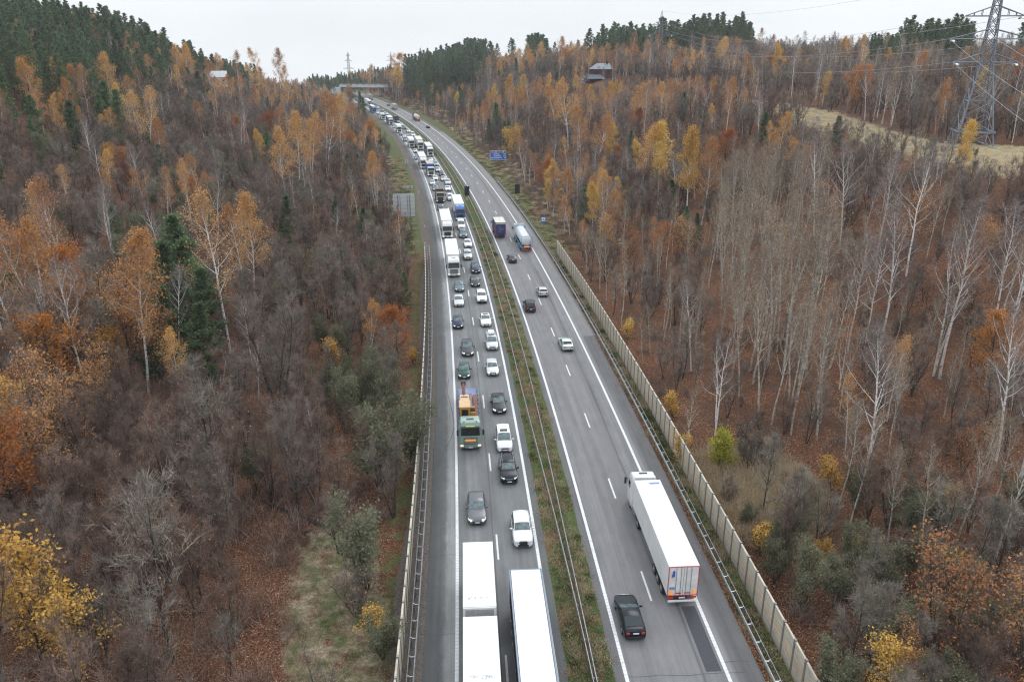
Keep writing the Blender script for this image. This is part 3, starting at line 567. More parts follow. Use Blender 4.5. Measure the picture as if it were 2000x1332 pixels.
# ------------------------------------------------------------------ houses
BRK = mat('dark red brick', (.12, .035, .03), .85, var=.2, scale=3); SLATE = mat('blue grey slate roof', (.13, .15, .18), .6, var=.15, scale=1.2); DKW = mat('dark window glass', (.015, .018, .022), .12, var=.1, spec=.6); CREAM = mat('cream render', (.55, .5, .42), .9, var=.08, scale=.6)
def hip(mb, c, hx, hy, z0, z1, k=.45):
    v = [(c[0] - hx, c[1] - hy, z0), (c[0] + hx, c[1] - hy, z0), (c[0] + hx, c[1] + hy, z0), (c[0] - hx, c[1] + hy, z0), (c[0] - hx * k, c[1], z1), (c[0] + hx * k, c[1], z1)]
    mb.add(v, [(0, 1, 5, 4), (1, 2, 5), (2, 3, 4, 5), (3, 0, 4), (3, 2, 1, 0)]); return mb
def villa():
    x, y, z = at_depth(1166, 163, 408); t = thing('brick_house', 'dark red brick house with grey hipped roofs among the right hilltop trees', 'house', (x, y, z - 3.2), R(-8))
    MB().box((2.5, 2, 4.8), (6.0, 5.0, 5.3)).build('wall', BRK, t); hip(MB(), (2.5, 2), 7.0, 6.0, 10.1, 12.8).build('roof', SLATE, t)
    MB().box((-2.0, -4.2, .4), (5.8, 2.3, .5)).build('terrace', BRK, t); hip(MB(), (-2.0, -3.6), 6.8, 3.6, 5.6, 7.6, .5).build('veranda_roof', SLATE, t)
    for k in range(4): MB().box((-7.2 + k * 3.4, -6.2, 3.2), (.35, .35, 2.4)).build('pillar', BRK, t)
    for (wx, wz, w, h) in ((-4.2, 2.9, 1.1, 1.6), (-1.0, 2.9, 1.1, 1.6), (2.2, 2.9, .9, 1.6), (5.6, 2.9, 1.2, 1.0), (0, 8.2, .8, .9), (5.6, 8.2, .9, .9)):
        f = MB().box((wx, -3.04, wz), (w, .06, h)).build('window', BLACK, t); MB().box((wx, -3.11, wz), (w - .09, .02, h - .09)).build('pane', DKW, f)
    MB().box((4.6, 1.5, 12.6), (.5, .4, 1.2)).build('chimney', BRK, t); MB().box((.8, -1.9, 11.3), (.55, .4, .06), rz=.1).build('skylight', SWHT, t)
    x, y, z = at_depth(1135, 166, 398); s = thing('garden_shed', 'small white shed with rounded roof below the dark brick house', 'shed', (x, y, z - 1)); MB().box((0, 0, 1.2), (1.9, 1.6, 1.3)).build('wall', SWHT, s)
    MB().cyl((0, 0, 2.5), 1.62, 2.0, 'x', 20).build('roof', SGRY, s)
    for k, (u, v) in enumerate([(1222, 151), (1229, 157)]):
        x, y, z = at_depth(u, v, 455); s = thing('garden_wall', ['pale garden wall piece behind the pines right of the brick house', 'lower pale garden wall piece behind the pines right of the brick house'][k], 'wall', (x, y, z)); MB().box((0, 0, .9), (2.6 if k == 0 else 1.2, .2, 1.2)).build('masonry', CREAM, s); MB().box((0, 0, 2.15), (2.7 if k == 0 else 1.3, .28, .06)).build('coping', SGRY, s)
villa()
def white_house():
    x, y, z = at_depth(424, 138, 420); t = thing('white_house', 'house with a pale grey gabled roof high among the left golden trees', 'house', (x, y, z - 9.6), R(24))
    MB().box((0, 0, 3.2), (5.4, 4.2, 3.4)).build('wall', CREAM, t)
    MB().add([(-6, -4.8, 6.2), (6, -4.8, 6.2), (6, 4.8, 6.2), (-6, 4.8, 6.2), (-6, 0, 10.2), (6, 0, 10.2)], [(0, 1, 5, 4), (3, 4, 5, 2), (0, 4, 3), (1, 2, 5), (0, 3, 2, 1)]).build('roof', mat('pale metal roof', (.46, .48, .50), .5, var=.1, scale=.7), t)
    MB().add([(6.05, -4.0, 6.7), (6.05, 4.0, 6.7), (6.05, 0, 9.9)], [(0, 1, 2)]).build('gable', CREAM, t)
    for k in range(3): f = MB().box((-3 + k * 3, -4.24, 4.2), (.7, .05, .8)).build('window', SWHT, t); MB().box((-3 + k * 3, -4.30, 4.2), (.6, .02, .7)).build('pane', DKW, f)
    MB().box((2.6, 1.2, 10.0), (.45, .45, 1.0)).build('chimney', BRK, t); t.scale = (.78, .78, .78); t.location.z += 1.4
white_house()
# ------------------------------------------------------------------ vehicles
GLASS = mat('car glass', (.018, .026, .030), .08, var=.1, spec=.45); GLASSL = mat('windscreen glass', (.085, .125, .130), .07, var=.4, scale=2.0, spec=.7)
TYRE = mat('tyre rubber', (.022, .022, .023), .85, var=.2, scale=6); RIM = mat('wheel rim', (.38, .39, .40), .35, .7, var=.1, scale=8); TRIM = mat('black trim', (.025, .026, .028), .55, var=.2, scale=4); CHRO = mat('chrome', (.55, .56, .57), .2, .9, var=.05)
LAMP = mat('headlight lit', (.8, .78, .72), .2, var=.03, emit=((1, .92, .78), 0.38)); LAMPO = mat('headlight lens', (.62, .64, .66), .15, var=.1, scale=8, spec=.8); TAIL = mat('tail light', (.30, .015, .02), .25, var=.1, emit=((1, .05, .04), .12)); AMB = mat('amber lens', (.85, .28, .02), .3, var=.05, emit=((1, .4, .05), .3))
PLATE = mat('plate white', (.72, .73, .72), .5, var=.05); PBLUE = mat('plate blue', (.02, .08, .5), .5, var=.05)
PAINT = {}
def paint(name, col, metal=.0, rough=.28):
    if name not in PAINT: PAINT[name] = mat('paint ' + name, col, rough, metal, var=.06, scale=.8, coat=.5 if max(col) > .2 else .06, spec=.5 if max(col) > .2 else .22)
    return PAINT[name]
P_ = dict(white=paint('white', (.66, .67, .67)), offwhite=paint('off white', (.66, .65, .61)), silver=paint('silver', (.42, .43, .44), .4), lsilver=paint('light silver', (.47, .49, .50), .3), grey=paint('grey', (.13, .135, .145), .25), bgrey=paint('blue grey', (.10, .14, .175), .3), dgrey=paint('dark grey', (.040, .046, .054), .2),
          black=paint('black', (.008, .012, .018)), dblue=paint('dark blue', (.012, .02, .052), .2), green=paint('dark green', (.018, .065, .052), .2), blue=paint('blue', (.04, .14, .40), .2), mint=paint('pale green', (.45, .56, .50), .3), red=paint('red', (.35, .02, .02)), teal=paint('teal grey', (.20, .27, .28), .3))
# type: length, width, height, belt, [(x from nose, top z)], windscreen range, rear glass range, side glass range
TYPES = {
 'sedan': (4.75, 1.80, 1.44, .93, [(0, .52), (.05, .66), (.35, .78), (1.0, .90), (1.45, .95), (2.35, 1.39), (2.8, 1.44), (3.3, 1.43), (3.6, 1.37), (4.25, 1.06), (4.55, 1.02), (4.70, .95), (4.75, .62)], (1.45, 2.35), (3.6, 4.25), (1.85, 3.95)),
 'coupe': (4.90, 1.84, 1.39, .92, [(0, .50), (.05, .64), (.4, .76), (1.1, .88), (1.55, .93), (2.55, 1.35), (2.95, 1.39), (3.3, 1.38), (3.55, 1.33), (4.4, 1.03), (4.7, .99), (4.85, .90), (4.90, .60)], (1.55, 2.55), (3.5, 4.4), (2.0, 4.0)),
 'hatch': (4.15, 1.75, 1.47, .94, [(0, .52), (.05, .66), (.3, .80), (.8, .92), (1.15, .97), (1.95, 1.42), (2.4, 1.47), (3.0, 1.46), (3.5, 1.42), (3.95, 1.05), (4.08, .95), (4.15, .60)], (1.15, 1.95), (3.52, 3.95), (1.5, 3.45)),
 'wagon': (4.80, 1.83, 1.47, .94, [(0, .52), (.05, .66), (.35, .79), (1.0, .90), (1.45, .95), (2.3, 1.41), (2.8, 1.47), (3.6, 1.46), (4.2, 1.42), (4.62, 1.05), (4.74, .95), (4.80, .60)], (1.45, 2.3), (4.22, 4.62), (1.85, 4.2)),
 'suv': (4.70, 1.88, 1.68, 1.06, [(0, .60), (.05, .82), (.3, .95), (.9, 1.06), (1.3, 1.10), (2.05, 1.60), (2.5, 1.68), (3.4, 1.68), (4.05, 1.62), (4.45, 1.20), (4.62, 1.05), (4.70, .66)], (1.3, 2.05), (4.07, 4.45), (1.65, 4.05)),
 'minivan': (4.75, 1.86, 1.72, 1.03, [(0, .55), (.05, .74), (.3, .90), (.75, 1.02), (1.0, 1.08), (2.0, 1.66), (2.5, 1.72), (3.6, 1.72), (4.25, 1.66), (4.58, 1.15), (4.70, 1.0), (4.75, .62)], (1.0, 2.0), (4.27, 4.58), (1.5, 4.2)),
 'van': (5.40, 1.95, 2.15, 1.15, [(0, .55), (.05, .85), (.3, 1.02), (.75, 1.16), (1.0, 1.24), (1.85, 2.04), (2.3, 2.15), (3.6, 2.15), (4.9, 2.14), (5.28, 2.08), (5.36, 1.4), (5.40, .62)], (1.0, 1.85), (5.29, 5.36), (1.4, 2.6)),
}
CARM = {}
def ring_at(T, x):
    Lg, Wd, Hh, belt, prof, ws, rs, ss = T; hw = Wd / 2
    zt = float(np.interp(x, [p[0] for p in prof], [p[1] for p in prof])); ff = float(np.interp(x, [0, .06, .22, .55, 1.1], [.78, .87, .945, .985, 1.0])); rr = float(np.interp(Lg - x, [0, .06, .25, .7], [.84, .90, .96, 1.0])); w = hw * ff * rr
    t = max(0.0, min(1.0, (zt - belt) / (Hh - belt))); sh = min(zt - .03, belt - .01); zb = .24 if .3 < x < Lg - .3 else .27
    ytop = hw * .735; a = lambda p, q: p + (q - p) * t
    return [(0, zb), (w * .84, zb), (w * .975, zb + .10), (w, zb + .30 if sh > .62 else zb + .2), (w * .985, sh * .86), (w * .93, sh), (a(w * .86, ytop + .035), a(zt - .012, zt - .085)), (a(w * .62, ytop * .80), a(zt + .002, zt - .012)), (0, zt + .018)]
def car_meshes(typ):
    if typ in CARM: return CARM[typ]
    T = TYPES[typ]; Lg, Wd, Hh, belt, prof, ws, rs, ss = T; xs = sorted(set([p[0] for p in prof] + [.15, .6, ss[0], ss[1], ws[0], ws[1], rs[0], rs[1], (ss[0] + ss[1]) / 2 - .06, (ss[0] + ss[1]) / 2 + .06, (ws[0] + ws[1]) / 2, (rs[0] + rs[1]) / 2, Lg - .12, Lg - .35]))
    rings = [];
    for x in xs:
        h = ring_at(T, x); rings.append([(-x, y, z) for y, z in h] + [(-x, -y, z) for y, z in h[-2:0:-1]])
    n = len(rings[0]); mb = MB().loft(rings); B = {}
    # wheel arch shadows
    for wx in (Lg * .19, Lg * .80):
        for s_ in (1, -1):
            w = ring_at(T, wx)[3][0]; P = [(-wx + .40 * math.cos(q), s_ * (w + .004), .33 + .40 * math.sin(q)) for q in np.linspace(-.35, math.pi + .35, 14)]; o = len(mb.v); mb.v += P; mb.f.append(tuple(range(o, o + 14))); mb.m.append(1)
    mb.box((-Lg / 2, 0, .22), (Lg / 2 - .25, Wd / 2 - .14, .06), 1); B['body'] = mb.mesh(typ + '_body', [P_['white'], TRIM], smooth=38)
    def patch(x0, x1, ks, off, tmin=.0, inset=0.0):
        m = MB(); sel = [i for i, x in enumerate(xs) if x0 - 1e-6 <= x <= x1 + 1e-6]
        for i, j in zip(sel[:-1], sel[1:]):
            for k in ks:
                k2 = (k + 1) % n; q = [Vector(rings[i][k]), Vector(rings[i][k2]), Vector(rings[j][k2]), Vector(rings[j][k])]; nr = (q[2] - q[0]).cross(q[3] - q[1])
                if nr.length < 1e-8: continue
                nr.normalize(); c = sum(q, Vector()) / 4
                if nr.dot(c - Vector((c.x, 0, belt * .6))) < 0: nr = -nr
                m.add([p.lerp(c, inset) + nr * off for p in q], [(0, 1, 2, 3)])
        return m
    d = .16 * (ws[1] - ws[0]); top = (6, 7, 8, 9)
    def sheet(x0, x1, wi, off):        # one smooth pane across the sloping part
        m = MB(); nx = 5; ny = 8; P = []
        for i in range(nx):
            x = x0 + (x1 - x0) * i / (nx - 1); h = ring_at(T, x); ys = [h[8][0], h[7][0], h[6][0]]; zs = [h[8][1], h[7][1], h[6][1]]
            for j in range(ny + 1):
                y = (j / ny * 2 - 1) * h[6][0] * wi; z = float(np.interp(abs(y), ys, zs)); P.append((-x, y, z + off))
        m.v = P; m.f = [(i * (ny + 1) + j, i * (ny + 1) + j + 1, (i + 1) * (ny + 1) + j + 1, (i + 1) * (ny + 1) + j) for i in range(nx - 1) for j in range(ny)]; m.m = [0] * len(m.f); return m
    B['windscreen'] = sheet(ws[0] + .08, ws[1] - .03, .93, .014).mesh(typ + '_windscreen', [GLASSL], smooth=60)
    rw = sheet(rs[0] + .03, rs[1] - .05, .90, .014) if typ != 'van' else MB().add([(-Lg - .002, -.7, 1.25), (-Lg - .002, .7, 1.25), (-Lg + .09, .66, 1.9), (-Lg + .09, -.66, 1.9)], [(0, 1, 2, 3)])
    B['rear_window'] = rw.mesh(typ + '_rear_window', [GLASS], smooth=60)
    mid = (ss[0] + ss[1]) / 2
    for s_, ks in ((1, (5,)), (-1, (n - 6,))):
        m = patch(ss[0], mid - .06, ks, .008); m2 = patch(mid + .06, ss[1], ks, .008); o = len(m.v); m.v += m2.v; m.f += [tuple(i + o for i in f) for f in m2.f]; m.m += m2.m; B['side_window%d' % s_] = m.mesh(typ + '_side_window', [GLASS])
    hw = Wd / 2; nz = prof[1][1]
    for s_ in (1, -1):
        m = MB(); P = []
        for x, y0, y1, z0, z1 in ((-.015 if typ != 'suv' else -.02, .52, .70, nz - .13, nz + .0), (.045 - .16, .50, .86, nz - .13, nz + .045), (-.42, .66, .95, nz - .02, nz + .10)):
            P += [(x + .012, s_ * hw * y0, z0 + .03), (x + .012, s_ * hw * y1, z0 + .03), (x - .02, s_ * hw * y1, z1), (x - .02, s_ * hw * y0, z1)]
        m.v = P; m.f = [(0, 1, 2, 3)] + [(a, b, b + 4, a + 4) for a, b in ((0, 1), (1, 2), (2, 3), (3, 0))] + [(a + 4, b + 4, b + 8, a + 8) for a, b in ((0, 1), (1, 2), (2, 3), (3, 0))] + [(8, 9, 10, 11)]; m.m = [0] * len(m.f); B['headlight%d' % s_] = m.mesh(typ + '_headlight', [LAMP])
        m = MB(); zt = prof[-2][1]; m.bbox((-Lg + .06, s_ * hw * .64, zt - .13 if typ not in ('suv', 'minivan', 'van', 'hatch', 'wagon') else zt - .16), (.07, hw * .16, .09 if typ in ('sedan', 'coupe') else .15), .03); B['tail%d' % s_] = m.mesh(typ + '_tail', [TAIL])
        m = MB(); xm = -(ws[0] + .42); wm = ring_at(T, ws[0] + .42)[5][0]; m.bbox((xm, s_ * (wm + .16), belt + .07), (.07, .12, .075), .035); m.box((xm + .0, s_ * (wm + .03), belt + .02), (.03, .06, .02)); B['mirror%d' % s_] = m.mesh(typ + '_mirror', [P_['white']], smooth=50)
    m = MB(); m.bbox((-.005, 0, nz - .12), (.03, hw * .45, .085), .02, 0); m.bbox((-.0, 0, .36), (.03, hw * .55, .06), .02, 0); B['grille'] = m.mesh(typ + '_grille', [TRIM])
    m = MB(); m.box((.028, 0, nz - .12), (.006, hw * .42, .012)); m.box((.028, 0, nz - .035), (.008, hw * .46, .012)); B['grille_trim'] = m.mesh(typ + '_grille_trim', [CHRO])
    def plate(x): return MB().box((x, .03, .46), (.008, .225, .055)).box((x, -.225, .46), (.008, .03, .055), 1).mesh('number_plate', [PLATE, PBLUE])
    B['plate_front'] = plate(.04); zr = .72 if typ != 'sedan' and typ != 'coupe' else .78; B['plate_rear'] = MB().box((-Lg - .012, -.03, zr), (.012, .225, .055)).box((-Lg - .012, .225, zr), (.012, .03, .055), 1).mesh('number_plate', [PLATE, PBLUE])
    B['rear_bumper'] = MB().bbox((-Lg + .02, 0, .36), (.05, hw * .8, .09), .03).mesh('rear_bumper', [TRIM])
    m = MB(); m.cyl((0, 0, 0), .325, .11, 'y', 20); B['tyre'] = m.mesh('tyre', [TYRE], smooth=40); m = MB(); m.cyl((0, .116, 0), .21, .006, 'y', 16)
    for q in range(5): m.box((.1 * math.cos(q * 1.2566), .125, .1 * math.sin(q * 1.2566)), (.1, .006, .028), M=Matrix.Rotation(-q * 1.2566, 4, 'Y'))
    B['rim'] = m.mesh('rim', [RIM]); B['wx'] = [(-Lg * .19, hw - .115), (-Lg * .80, hw - .115)]; B['rails'] = MB().tube([(-ws[1] - .25, .62, Hh - .02), (-ws[1] - .35, .62, Hh + .05), (-rs[0] + .1, .62, Hh + .05), (-rs[0], .62, Hh - .03)], .022, 6).tube([(-ws[1] - .25, -.62, Hh - .02), (-ws[1] - .35, -.62, Hh + .05), (-rs[0] + .1, -.62, Hh + .05), (-rs[0], -.62, Hh - .03)], .022, 6).mesh('roof_rails', [CHRO])
    B['sunroof'] = MB().bbox((-ws[1] - .5, 0, Hh + .0), (.28, .42, .022), .02).mesh('sunroof', [GLASS]); B['skirt'] = MB().bbox((.0, 0, .40), (.05, hw * .78, .13), .04).mesh('front_bumper', [TRIM])
    B['L'] = Lg; CARM[typ] = B; return B
def hash3(s): return sum(map(ord, s)) % 5 > 1
def heading(Y, dirn): s = float(SL(Y)); return math.atan2(dirn, dirn * s)
def place(u, v, dirn, L, z=.2):
    x, y = at(u, v, z); a = heading(y + (L / 2 if dirn > 0 or True else 0), dirn); fx, fy = math.cos(a), math.sin(a)
    return (x, y, .02, a) if dirn < 0 else (x + fx * L, y + fy * L, .02, a)
def car(u, v, typ, col, label, dirn=-1, lit=True, near=None, cat='car', rails=False, sun=False, blackroof=False, skirt=False, name=None, yaw=0.0):
    B = car_meshes(typ); x, y, z, a = place(u, v, dirn, B['L']); t = thing(name or {'van': 'delivery_van', 'minivan': 'minivan', 'suv': 'sport_utility_car'}.get(typ, 'car'), label, cat, (x, y, z), a + R(yaw), 'vehicles queuing towards the viewer' if dirn < 0 else 'vehicles driving away')
    near = (v > 440) if near is None else near; pm = P_[col]
    o = put('body', B['body'], t); o.material_slots[0].link = 'OBJECT'; o.material_slots[0].material = pm
    put('windscreen', B['windscreen'], t); put('rear_window', B['rear_window'], t)
    for s_ in (1, -1):
        put('side_window', B['side_window%d' % s_], t)
        if dirn < 0:
            h = put('headlight', B['headlight%d' % s_], t); h.material_slots[0].link = 'OBJECT'; h.material_slots[0].material = LAMP if lit and hash3(label) else LAMPO
        if dirn > 0 or near: put('tail_light', B['tail%d' % s_], t)
        if near: m = put('mirror', B['mirror%d' % s_], t); m.material_slots[0].link = 'OBJECT'; m.material_slots[0].material = pm
    if near:
        g = put('grille', B['grille'], t); put('grille_trim', B['grille_trim'], g); put('number_plate', B['plate_front'], t); put('number_plate', B['plate_rear'], t); put('rear_bumper', B['rear_bumper'], t)
    elif dirn < 0: put('grille', B['grille'], t)
    for wx, wy in B['wx']:
        for s_ in (1, -1):
            w = put('wheel', B['tyre'], t, (wx, s_ * wy, .325), 0 if s_ > 0 else math.pi)
            if near: put('rim', B['rim'], w)
    if rails: put('roof_rails', B['rails'], t)
    if sun or blackroof: put('sunroof', B['sunroof'], t)
    if skirt: put('front_bumper', B['skirt'], t)
    return t
# ------------------------------------------------------------------ lorries
TRK = {}
def rrect(x0, x1, w, r, z, n=4):
    P = []
    for cx, cy, a0 in ((x1 - r, w - r, 0), (x0 + r, w - r, 90), (x0 + r, -w + r, 180), (x1 - r, -w + r, 270)):
        for k in range(n + 1): a = R(a0 + 90 * k / n); P.append((cx + r * math.cos(a), cy + r * math.sin(a), z))
    return P
def wheel(parent, x, y, r=.5, w=.15):
    key = ('wh', round(r, 2), round(w, 2))
    if key not in TRK:
        m = MB().cyl((0, 0, 0), r, w, 'y', 22).mesh('truck_tyre', [TYRE], smooth=40); k = MB().cyl((0, w + .004, 0), r * .58, .01, 'y', 16); k.cyl((0, w + .03, 0), r * .22, .03, 'y', 10); TRK[key] = (m, k.mesh('truck_rim', [RIM]))
    m, k = TRK[key]; o = put('wheel', m, parent, (x, y, r), 0 if y > 0 else math.pi); put('rim', k, o); return o
def cabin(t, col, h=3.75, L=2.25, style=0, lit=True, W_=1.24, visor=None, deflector=True, gmat=None, near=True):
    pm = col; w0 = W_; zw0, zw1 = 1.95, 2.92
    secs = [(.42, -.02, w0 * .97), (.60, .03, w0), (1.25, .03, w0), (1.85, .0, w0), (2.0, -.03, w0 * .995), (2.9, -.22, w0 * .96), (3.05, -.26, w0 * .95)]
    if h > 3.3: secs += [(3.4, -.40, w0 * .94), (h - .14, -.62, w0 * .90), (h - .03, -.80, w0 * .84), (h, -1.0, w0 * .76)]
    else: secs += [(h - .06, -.32, w0 * .93), (h, -.45, w0 * .86)]
    MB().loft([rrect(-L, xf, w, .16 if z > .5 else .1, z) for z, xf, w in secs]).build('cab', pm, t, smooth=42)
    f = lambda z: float(np.interp(z, [s[0] for s in secs], [s[1] for s in secs]))
    m = MB(); P = []; ny = 16
    for z in (zw0, 2.3, 2.6, zw1):
        wz = float(np.interp(z, [s[0] for s in secs], [s[2] for s in secs]))
        for j in range(ny + 1): yy = (j / ny * 2 - 1) * (wz - .035); e_ = max(0, abs(yy) - (wz - .16)); P.append((f(z) + .012 - (.16 - math.sqrt(max(0, .16 ** 2 - e_ ** 2))), yy, z))
    m.v = P; m.f = [(i * (ny + 1) + j, i * (ny + 1) + j + 1, (i + 1) * (ny + 1) + j + 1, (i + 1) * (ny + 1) + j) for i in range(3) for j in range(ny)]; m.m = [0] * len(m.f); m.build('windscreen', GLASS, t, smooth=60)
    for s_ in (1, -1):
        MB().add([(-.42, s_ * (w0 + .006), 2.0), (-1.25, s_ * (w0 + .006), 2.0), (-1.25, s_ * (w0 * .965 + .004), 2.8), (-.5, s_ * (w0 * .965 + .004), 2.8)], [(0, 1, 2, 3)]).build('side_window', GLASS, t)
        MB().bbox((.02, s_ * w0 * .80, .72), (.05, .18, .12), .04).build('headlight', LAMP if lit else LAMPO, t)
        mm = MB().bbox((-.02, s_ * (w0 + .22), 2.35), (.07, .11, .36), .04); mm.box((-.12, s_ * (w0 + .08), 2.62), (.03, .12, .025)); mm.build('mirror', TRIM, t)
    g = MB(); gm_ = GALD if style == 1 else TRIM
    for k in range(5 if style != 2 else 3): g.bbox((.045, 0, .98 + k * .17), (.03, w0 * .60, .05), .02)
    g.box((.03, 0, 1.32), (.025, w0 * .64, .45)); g.bbox((.02, 0, .48), (.05, w0 * .52, .10), .03); gg = g.build('grille', gm_, t)
    if style == 1:
        q = MB()
        for k in range(4): q.box((.075, 0, 1.065 + k * .17), (.012, w0 * .63, .035))
        q.build('grille_bar', CHRO, gg)
    MB().bbox((-.02, 0, 2.99 if h > 3.3 else 3.0), (.16, w0 * .86, .05), .03).build('sun_visor', visor or TRIM, t)
    if h > 3.3: MB().bbox((-1.25, 0, h + .01), (.2, .42, .03), .02).build('roof_hatch', GLASS, t)
    if deflector: MB().add([(-1.0, -w0 * .78, h - .01), (-1.0, w0 * .78, h - .01), (-L, w0 * .84, h + .14), (-L, -w0 * .84, h + .14), (-L, -w0 * .84, h - .1), (-L, w0 * .84, h - .1)], [(0, 1, 2, 3), (3, 2, 5, 4), (0, 3, 4), (1, 5, 2)]).build('roof_deflector', pm, t)
    MB().box((.085, 0, .50), (.006, .26, .06)).build('number_plate', PLATE, t); MB().box((-L * .5, 0, .42), (L * .45, w0 * .9, .08)).build('underbody', TRIM, t)
def rear_end(t, x, w, z0, z1, door, frame, near=True):
    MB().box((x - .015, 0, (z0 + z1) / 2), (.02, w - .10, (z1 - z0) / 2 - .10)).build('rear_door', door, t)
    fr = MB()
    for s_ in (1, -1): fr.box((x - .02, s_ * (w - .022), (z0 + z1) / 2), (.03, .026, (z1 - z0) / 2))
    fr.box((x - .02, 0, z1 - .022), (.03, w - .05, .02)); fr.box((x - .02, 0, z0 + .022), (.03, w - .05, .02)); fr.build('door_frame', frame, t)
    lb = MB()
    for yy in (-.62, -.22, .22, .62): lb.tube([(x - .06, yy, z0 + .1), (x - .06, yy, z1 - .1)], .022, 6)
    lb.box((x - .04, 0, (z0 + z1) / 2), (.006, .015, (z1 - z0) / 2 - .12)); lb.build('lock_bar', GALV, t)
    for s_ in (1, -1): MB().bbox((x + .02, s_ * (w - .32), .95), (.05, .24, .08), .02).build('tail_light', TAIL, t)
    MB().bbox((x + .0, 0, .60), (.06, w - .12, .08), .02).build('under_run_bar', PLATE, t); MB().box((x - .03, 0, .95), (.01, .26, .06)).build('number_plate', PLATE, t)
def trailer(t, x0, L, side, roof, front, h=4.0, w=1.275, z0=1.15, curtain=False, axles=3, door=None, edge=None, near=True):
    mb = MB(); mb.bbox((x0 - L / 2, 0, (z0 + h) / 2), (L / 2, w, (h - z0) / 2), .03, 0, 1); o = mb.build('box_body', side, t)
    rp_ = MB().bbox((x0 - L / 2, 0, h + .012), (L / 2 - .015, w - (.09 if edge else .015), .014), .01, 0, 1)
    if near:
        for k in range(1, int(L / 1.25)): rp_.box((x0 - k * 1.25, 0, h + .028), (.035, w - .12, .006))
    rp_.build('roof_panel', roof, t)
    if edge:
        for s_ in (1, -1): MB().bbox((x0 - L / 2, s_ * (w + .004), h - .02), (L / 2 + .01, .06, .07), .02, 0, 1).build('roof_rail', edge, t)
        MB().box((x0 - L + .02, 0, h - .02), (.04, w, .07)).build('roof_rail', edge, t)
    if curtain and near:
        q = MB()
        for k in range(int(L / .6)):
            for s_ in (1, -1): q.box((x0 - .3 - k * .6, s_ * (w + .012), (z0 + h) / 2), (.025, .012, (h - z0) / 2 - .15))
        q.build('curtain_strap', TRIM, t)
        for s_ in (1, -1): MB().box((x0 - L / 2, s_ * (w + .01), z0 + .05), (L / 2, .02, .09)).build('side_rail', GALD, t)
    MB().box((x0 - .03 + .01, 0, (z0 + h) / 2), (.04, w - .12, (h - z0) / 2 - .1)).build('front_wall', front, t)
    MB().box((x0 - L / 2 - .2, 0, .95), (L / 2 - .3, .5, .2)).build('chassis', TRIM, t)
    for s_ in (1, -1): MB().box((x0 - L * .48, s_ * (w - .05), .8), (L * .19, .03, .3)).build('side_guard', GALD, t)
    for k in range(axles):
        for s_ in (1, -1): wheel(t, x0 - L + 2.3 + (k - (axles - 1) / 2) * 1.31 + .9, s_ * (w - .19), .5, .18)
    rear_end(t, x0 - L, w, z0, h, door or side, edge or SRED, near)
def tractor_base(t, near=True):
    MB().box((-3.6, 0, .85), (2.4, .45, .16)).build('chassis', TRIM, t)
    for s_ in (1, -1):
        wheel(t, -1.35, s_ * 1.05, .5, .16); wheel(t, -5.0, s_ * .95, .5, .28); MB().bbox((-3.1, s_ * .98, .78), (.75, .28, .30), .08).build('fuel_tank', GALV if s_ > 0 else TRIM, t)
def semi(u, v, col, side, roof, label, dirn=-1, h=4.0, cabh=3.75, style=0, curtain=False, edge=None, L=13.6, door=None, lit=True, visor=None, near=True, xoff=0, cat='lorry', name='articulated_lorry'):
    x, y, z, a = place(u, v, dirn, L + 2.9); t = thing(name, label, cat, (x, y, z), a, 'vehicles queuing towards the viewer' if dirn < 0 else 'vehicles driving away')
    cabin(t, col, cabh, style=style, lit=lit, visor=visor); tractor_base(t); trailer(t, -2.95, L, side, roof, side, h, curtain=curtain, edge=edge, door=door); return t
TW = mat('trailer white', (.64, .65, .65), .5, var=.07, scale=.45); TD = mat('trailer door white', (.68, .68, .67), .5, var=.08, scale=1.2); TGB = mat('curtain blue grey', (.16, .23, .33), .6, var=.08); TBL = mat('curtain blue', (.03, .10, .32), .55, var=.08); TMAR = mat('curtain maroon', (.16, .055, .06), .6, var=.12); TNAV = mat('box navy', (.018, .035, .12), .5, var=.1); TRED = mat('tank frame red', (.30, .02, .025), .45, var=.1); TGR = mat('trailer grey', (.34, .35, .36), .6, var=.1); TTAN = mat('tipper grey beige', (.42, .40, .36), .7, var=.1); EDG = mat('roof edge blue grey', (.17, .24, .30), .5, var=.08); STEEL = mat('tank steel', (.60, .61, .61), .45, .0, var=.1, scale=.6); TBLUE2 = mat('chassis light blue', (.05, .26, .50), .45, var=.08)
W = P_['white']; OW = P_['offwhite']
# ---- right carriageway, driving away
car(1241, 1249, 'coupe', 'black', 'shiny black car overtaking the big white lorry on the right road', 1)
t = semi(1330, 1180, W, TW, TW, 'long white lorry with white box trailer driving away on the right road', 1, door=TD, edge=None)
sg = MB().box((-16.62 - .02, .85, 3.35), (.004, .09, .30)).build('door_logo', SBLUE, t); MB().box((-16.62 - .02, .98, 3.15), (.005, .03, .18)).build('logo_red', SRED, sg); MB().box((-16.62 - .02, .92, 1.95), (.004, .22, .10)).build('door_sticker', mat('sticker blue', (.12, .25, .5), .5), t)
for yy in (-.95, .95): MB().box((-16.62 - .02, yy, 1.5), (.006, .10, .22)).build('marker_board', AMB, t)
for yy in (-.35, .35): MB().box((-16.62 - .02, yy, 1.45), (.006, .22, .05)).build('warning_strip', SRED, t)
MB().box((-3.6, -.55, 4.03), (.16, .48, .004)).build('roof_lettering', mat('roof mark blue', (.10, .2, .45), .5), t)
car(1109, 686, 'sedan', 'mint', 'pale green silver saloon on the right road level with the median post', 1, yaw=1)
car(1037, 610, 'minivan', 'black', 'black people carrier in the inner lane of the right road', 1, cat='car')
car(1062, 579.5, 'hatch', 'lsilver', 'silver hatchback in the outer lane ahead of the black people carrier', 1)
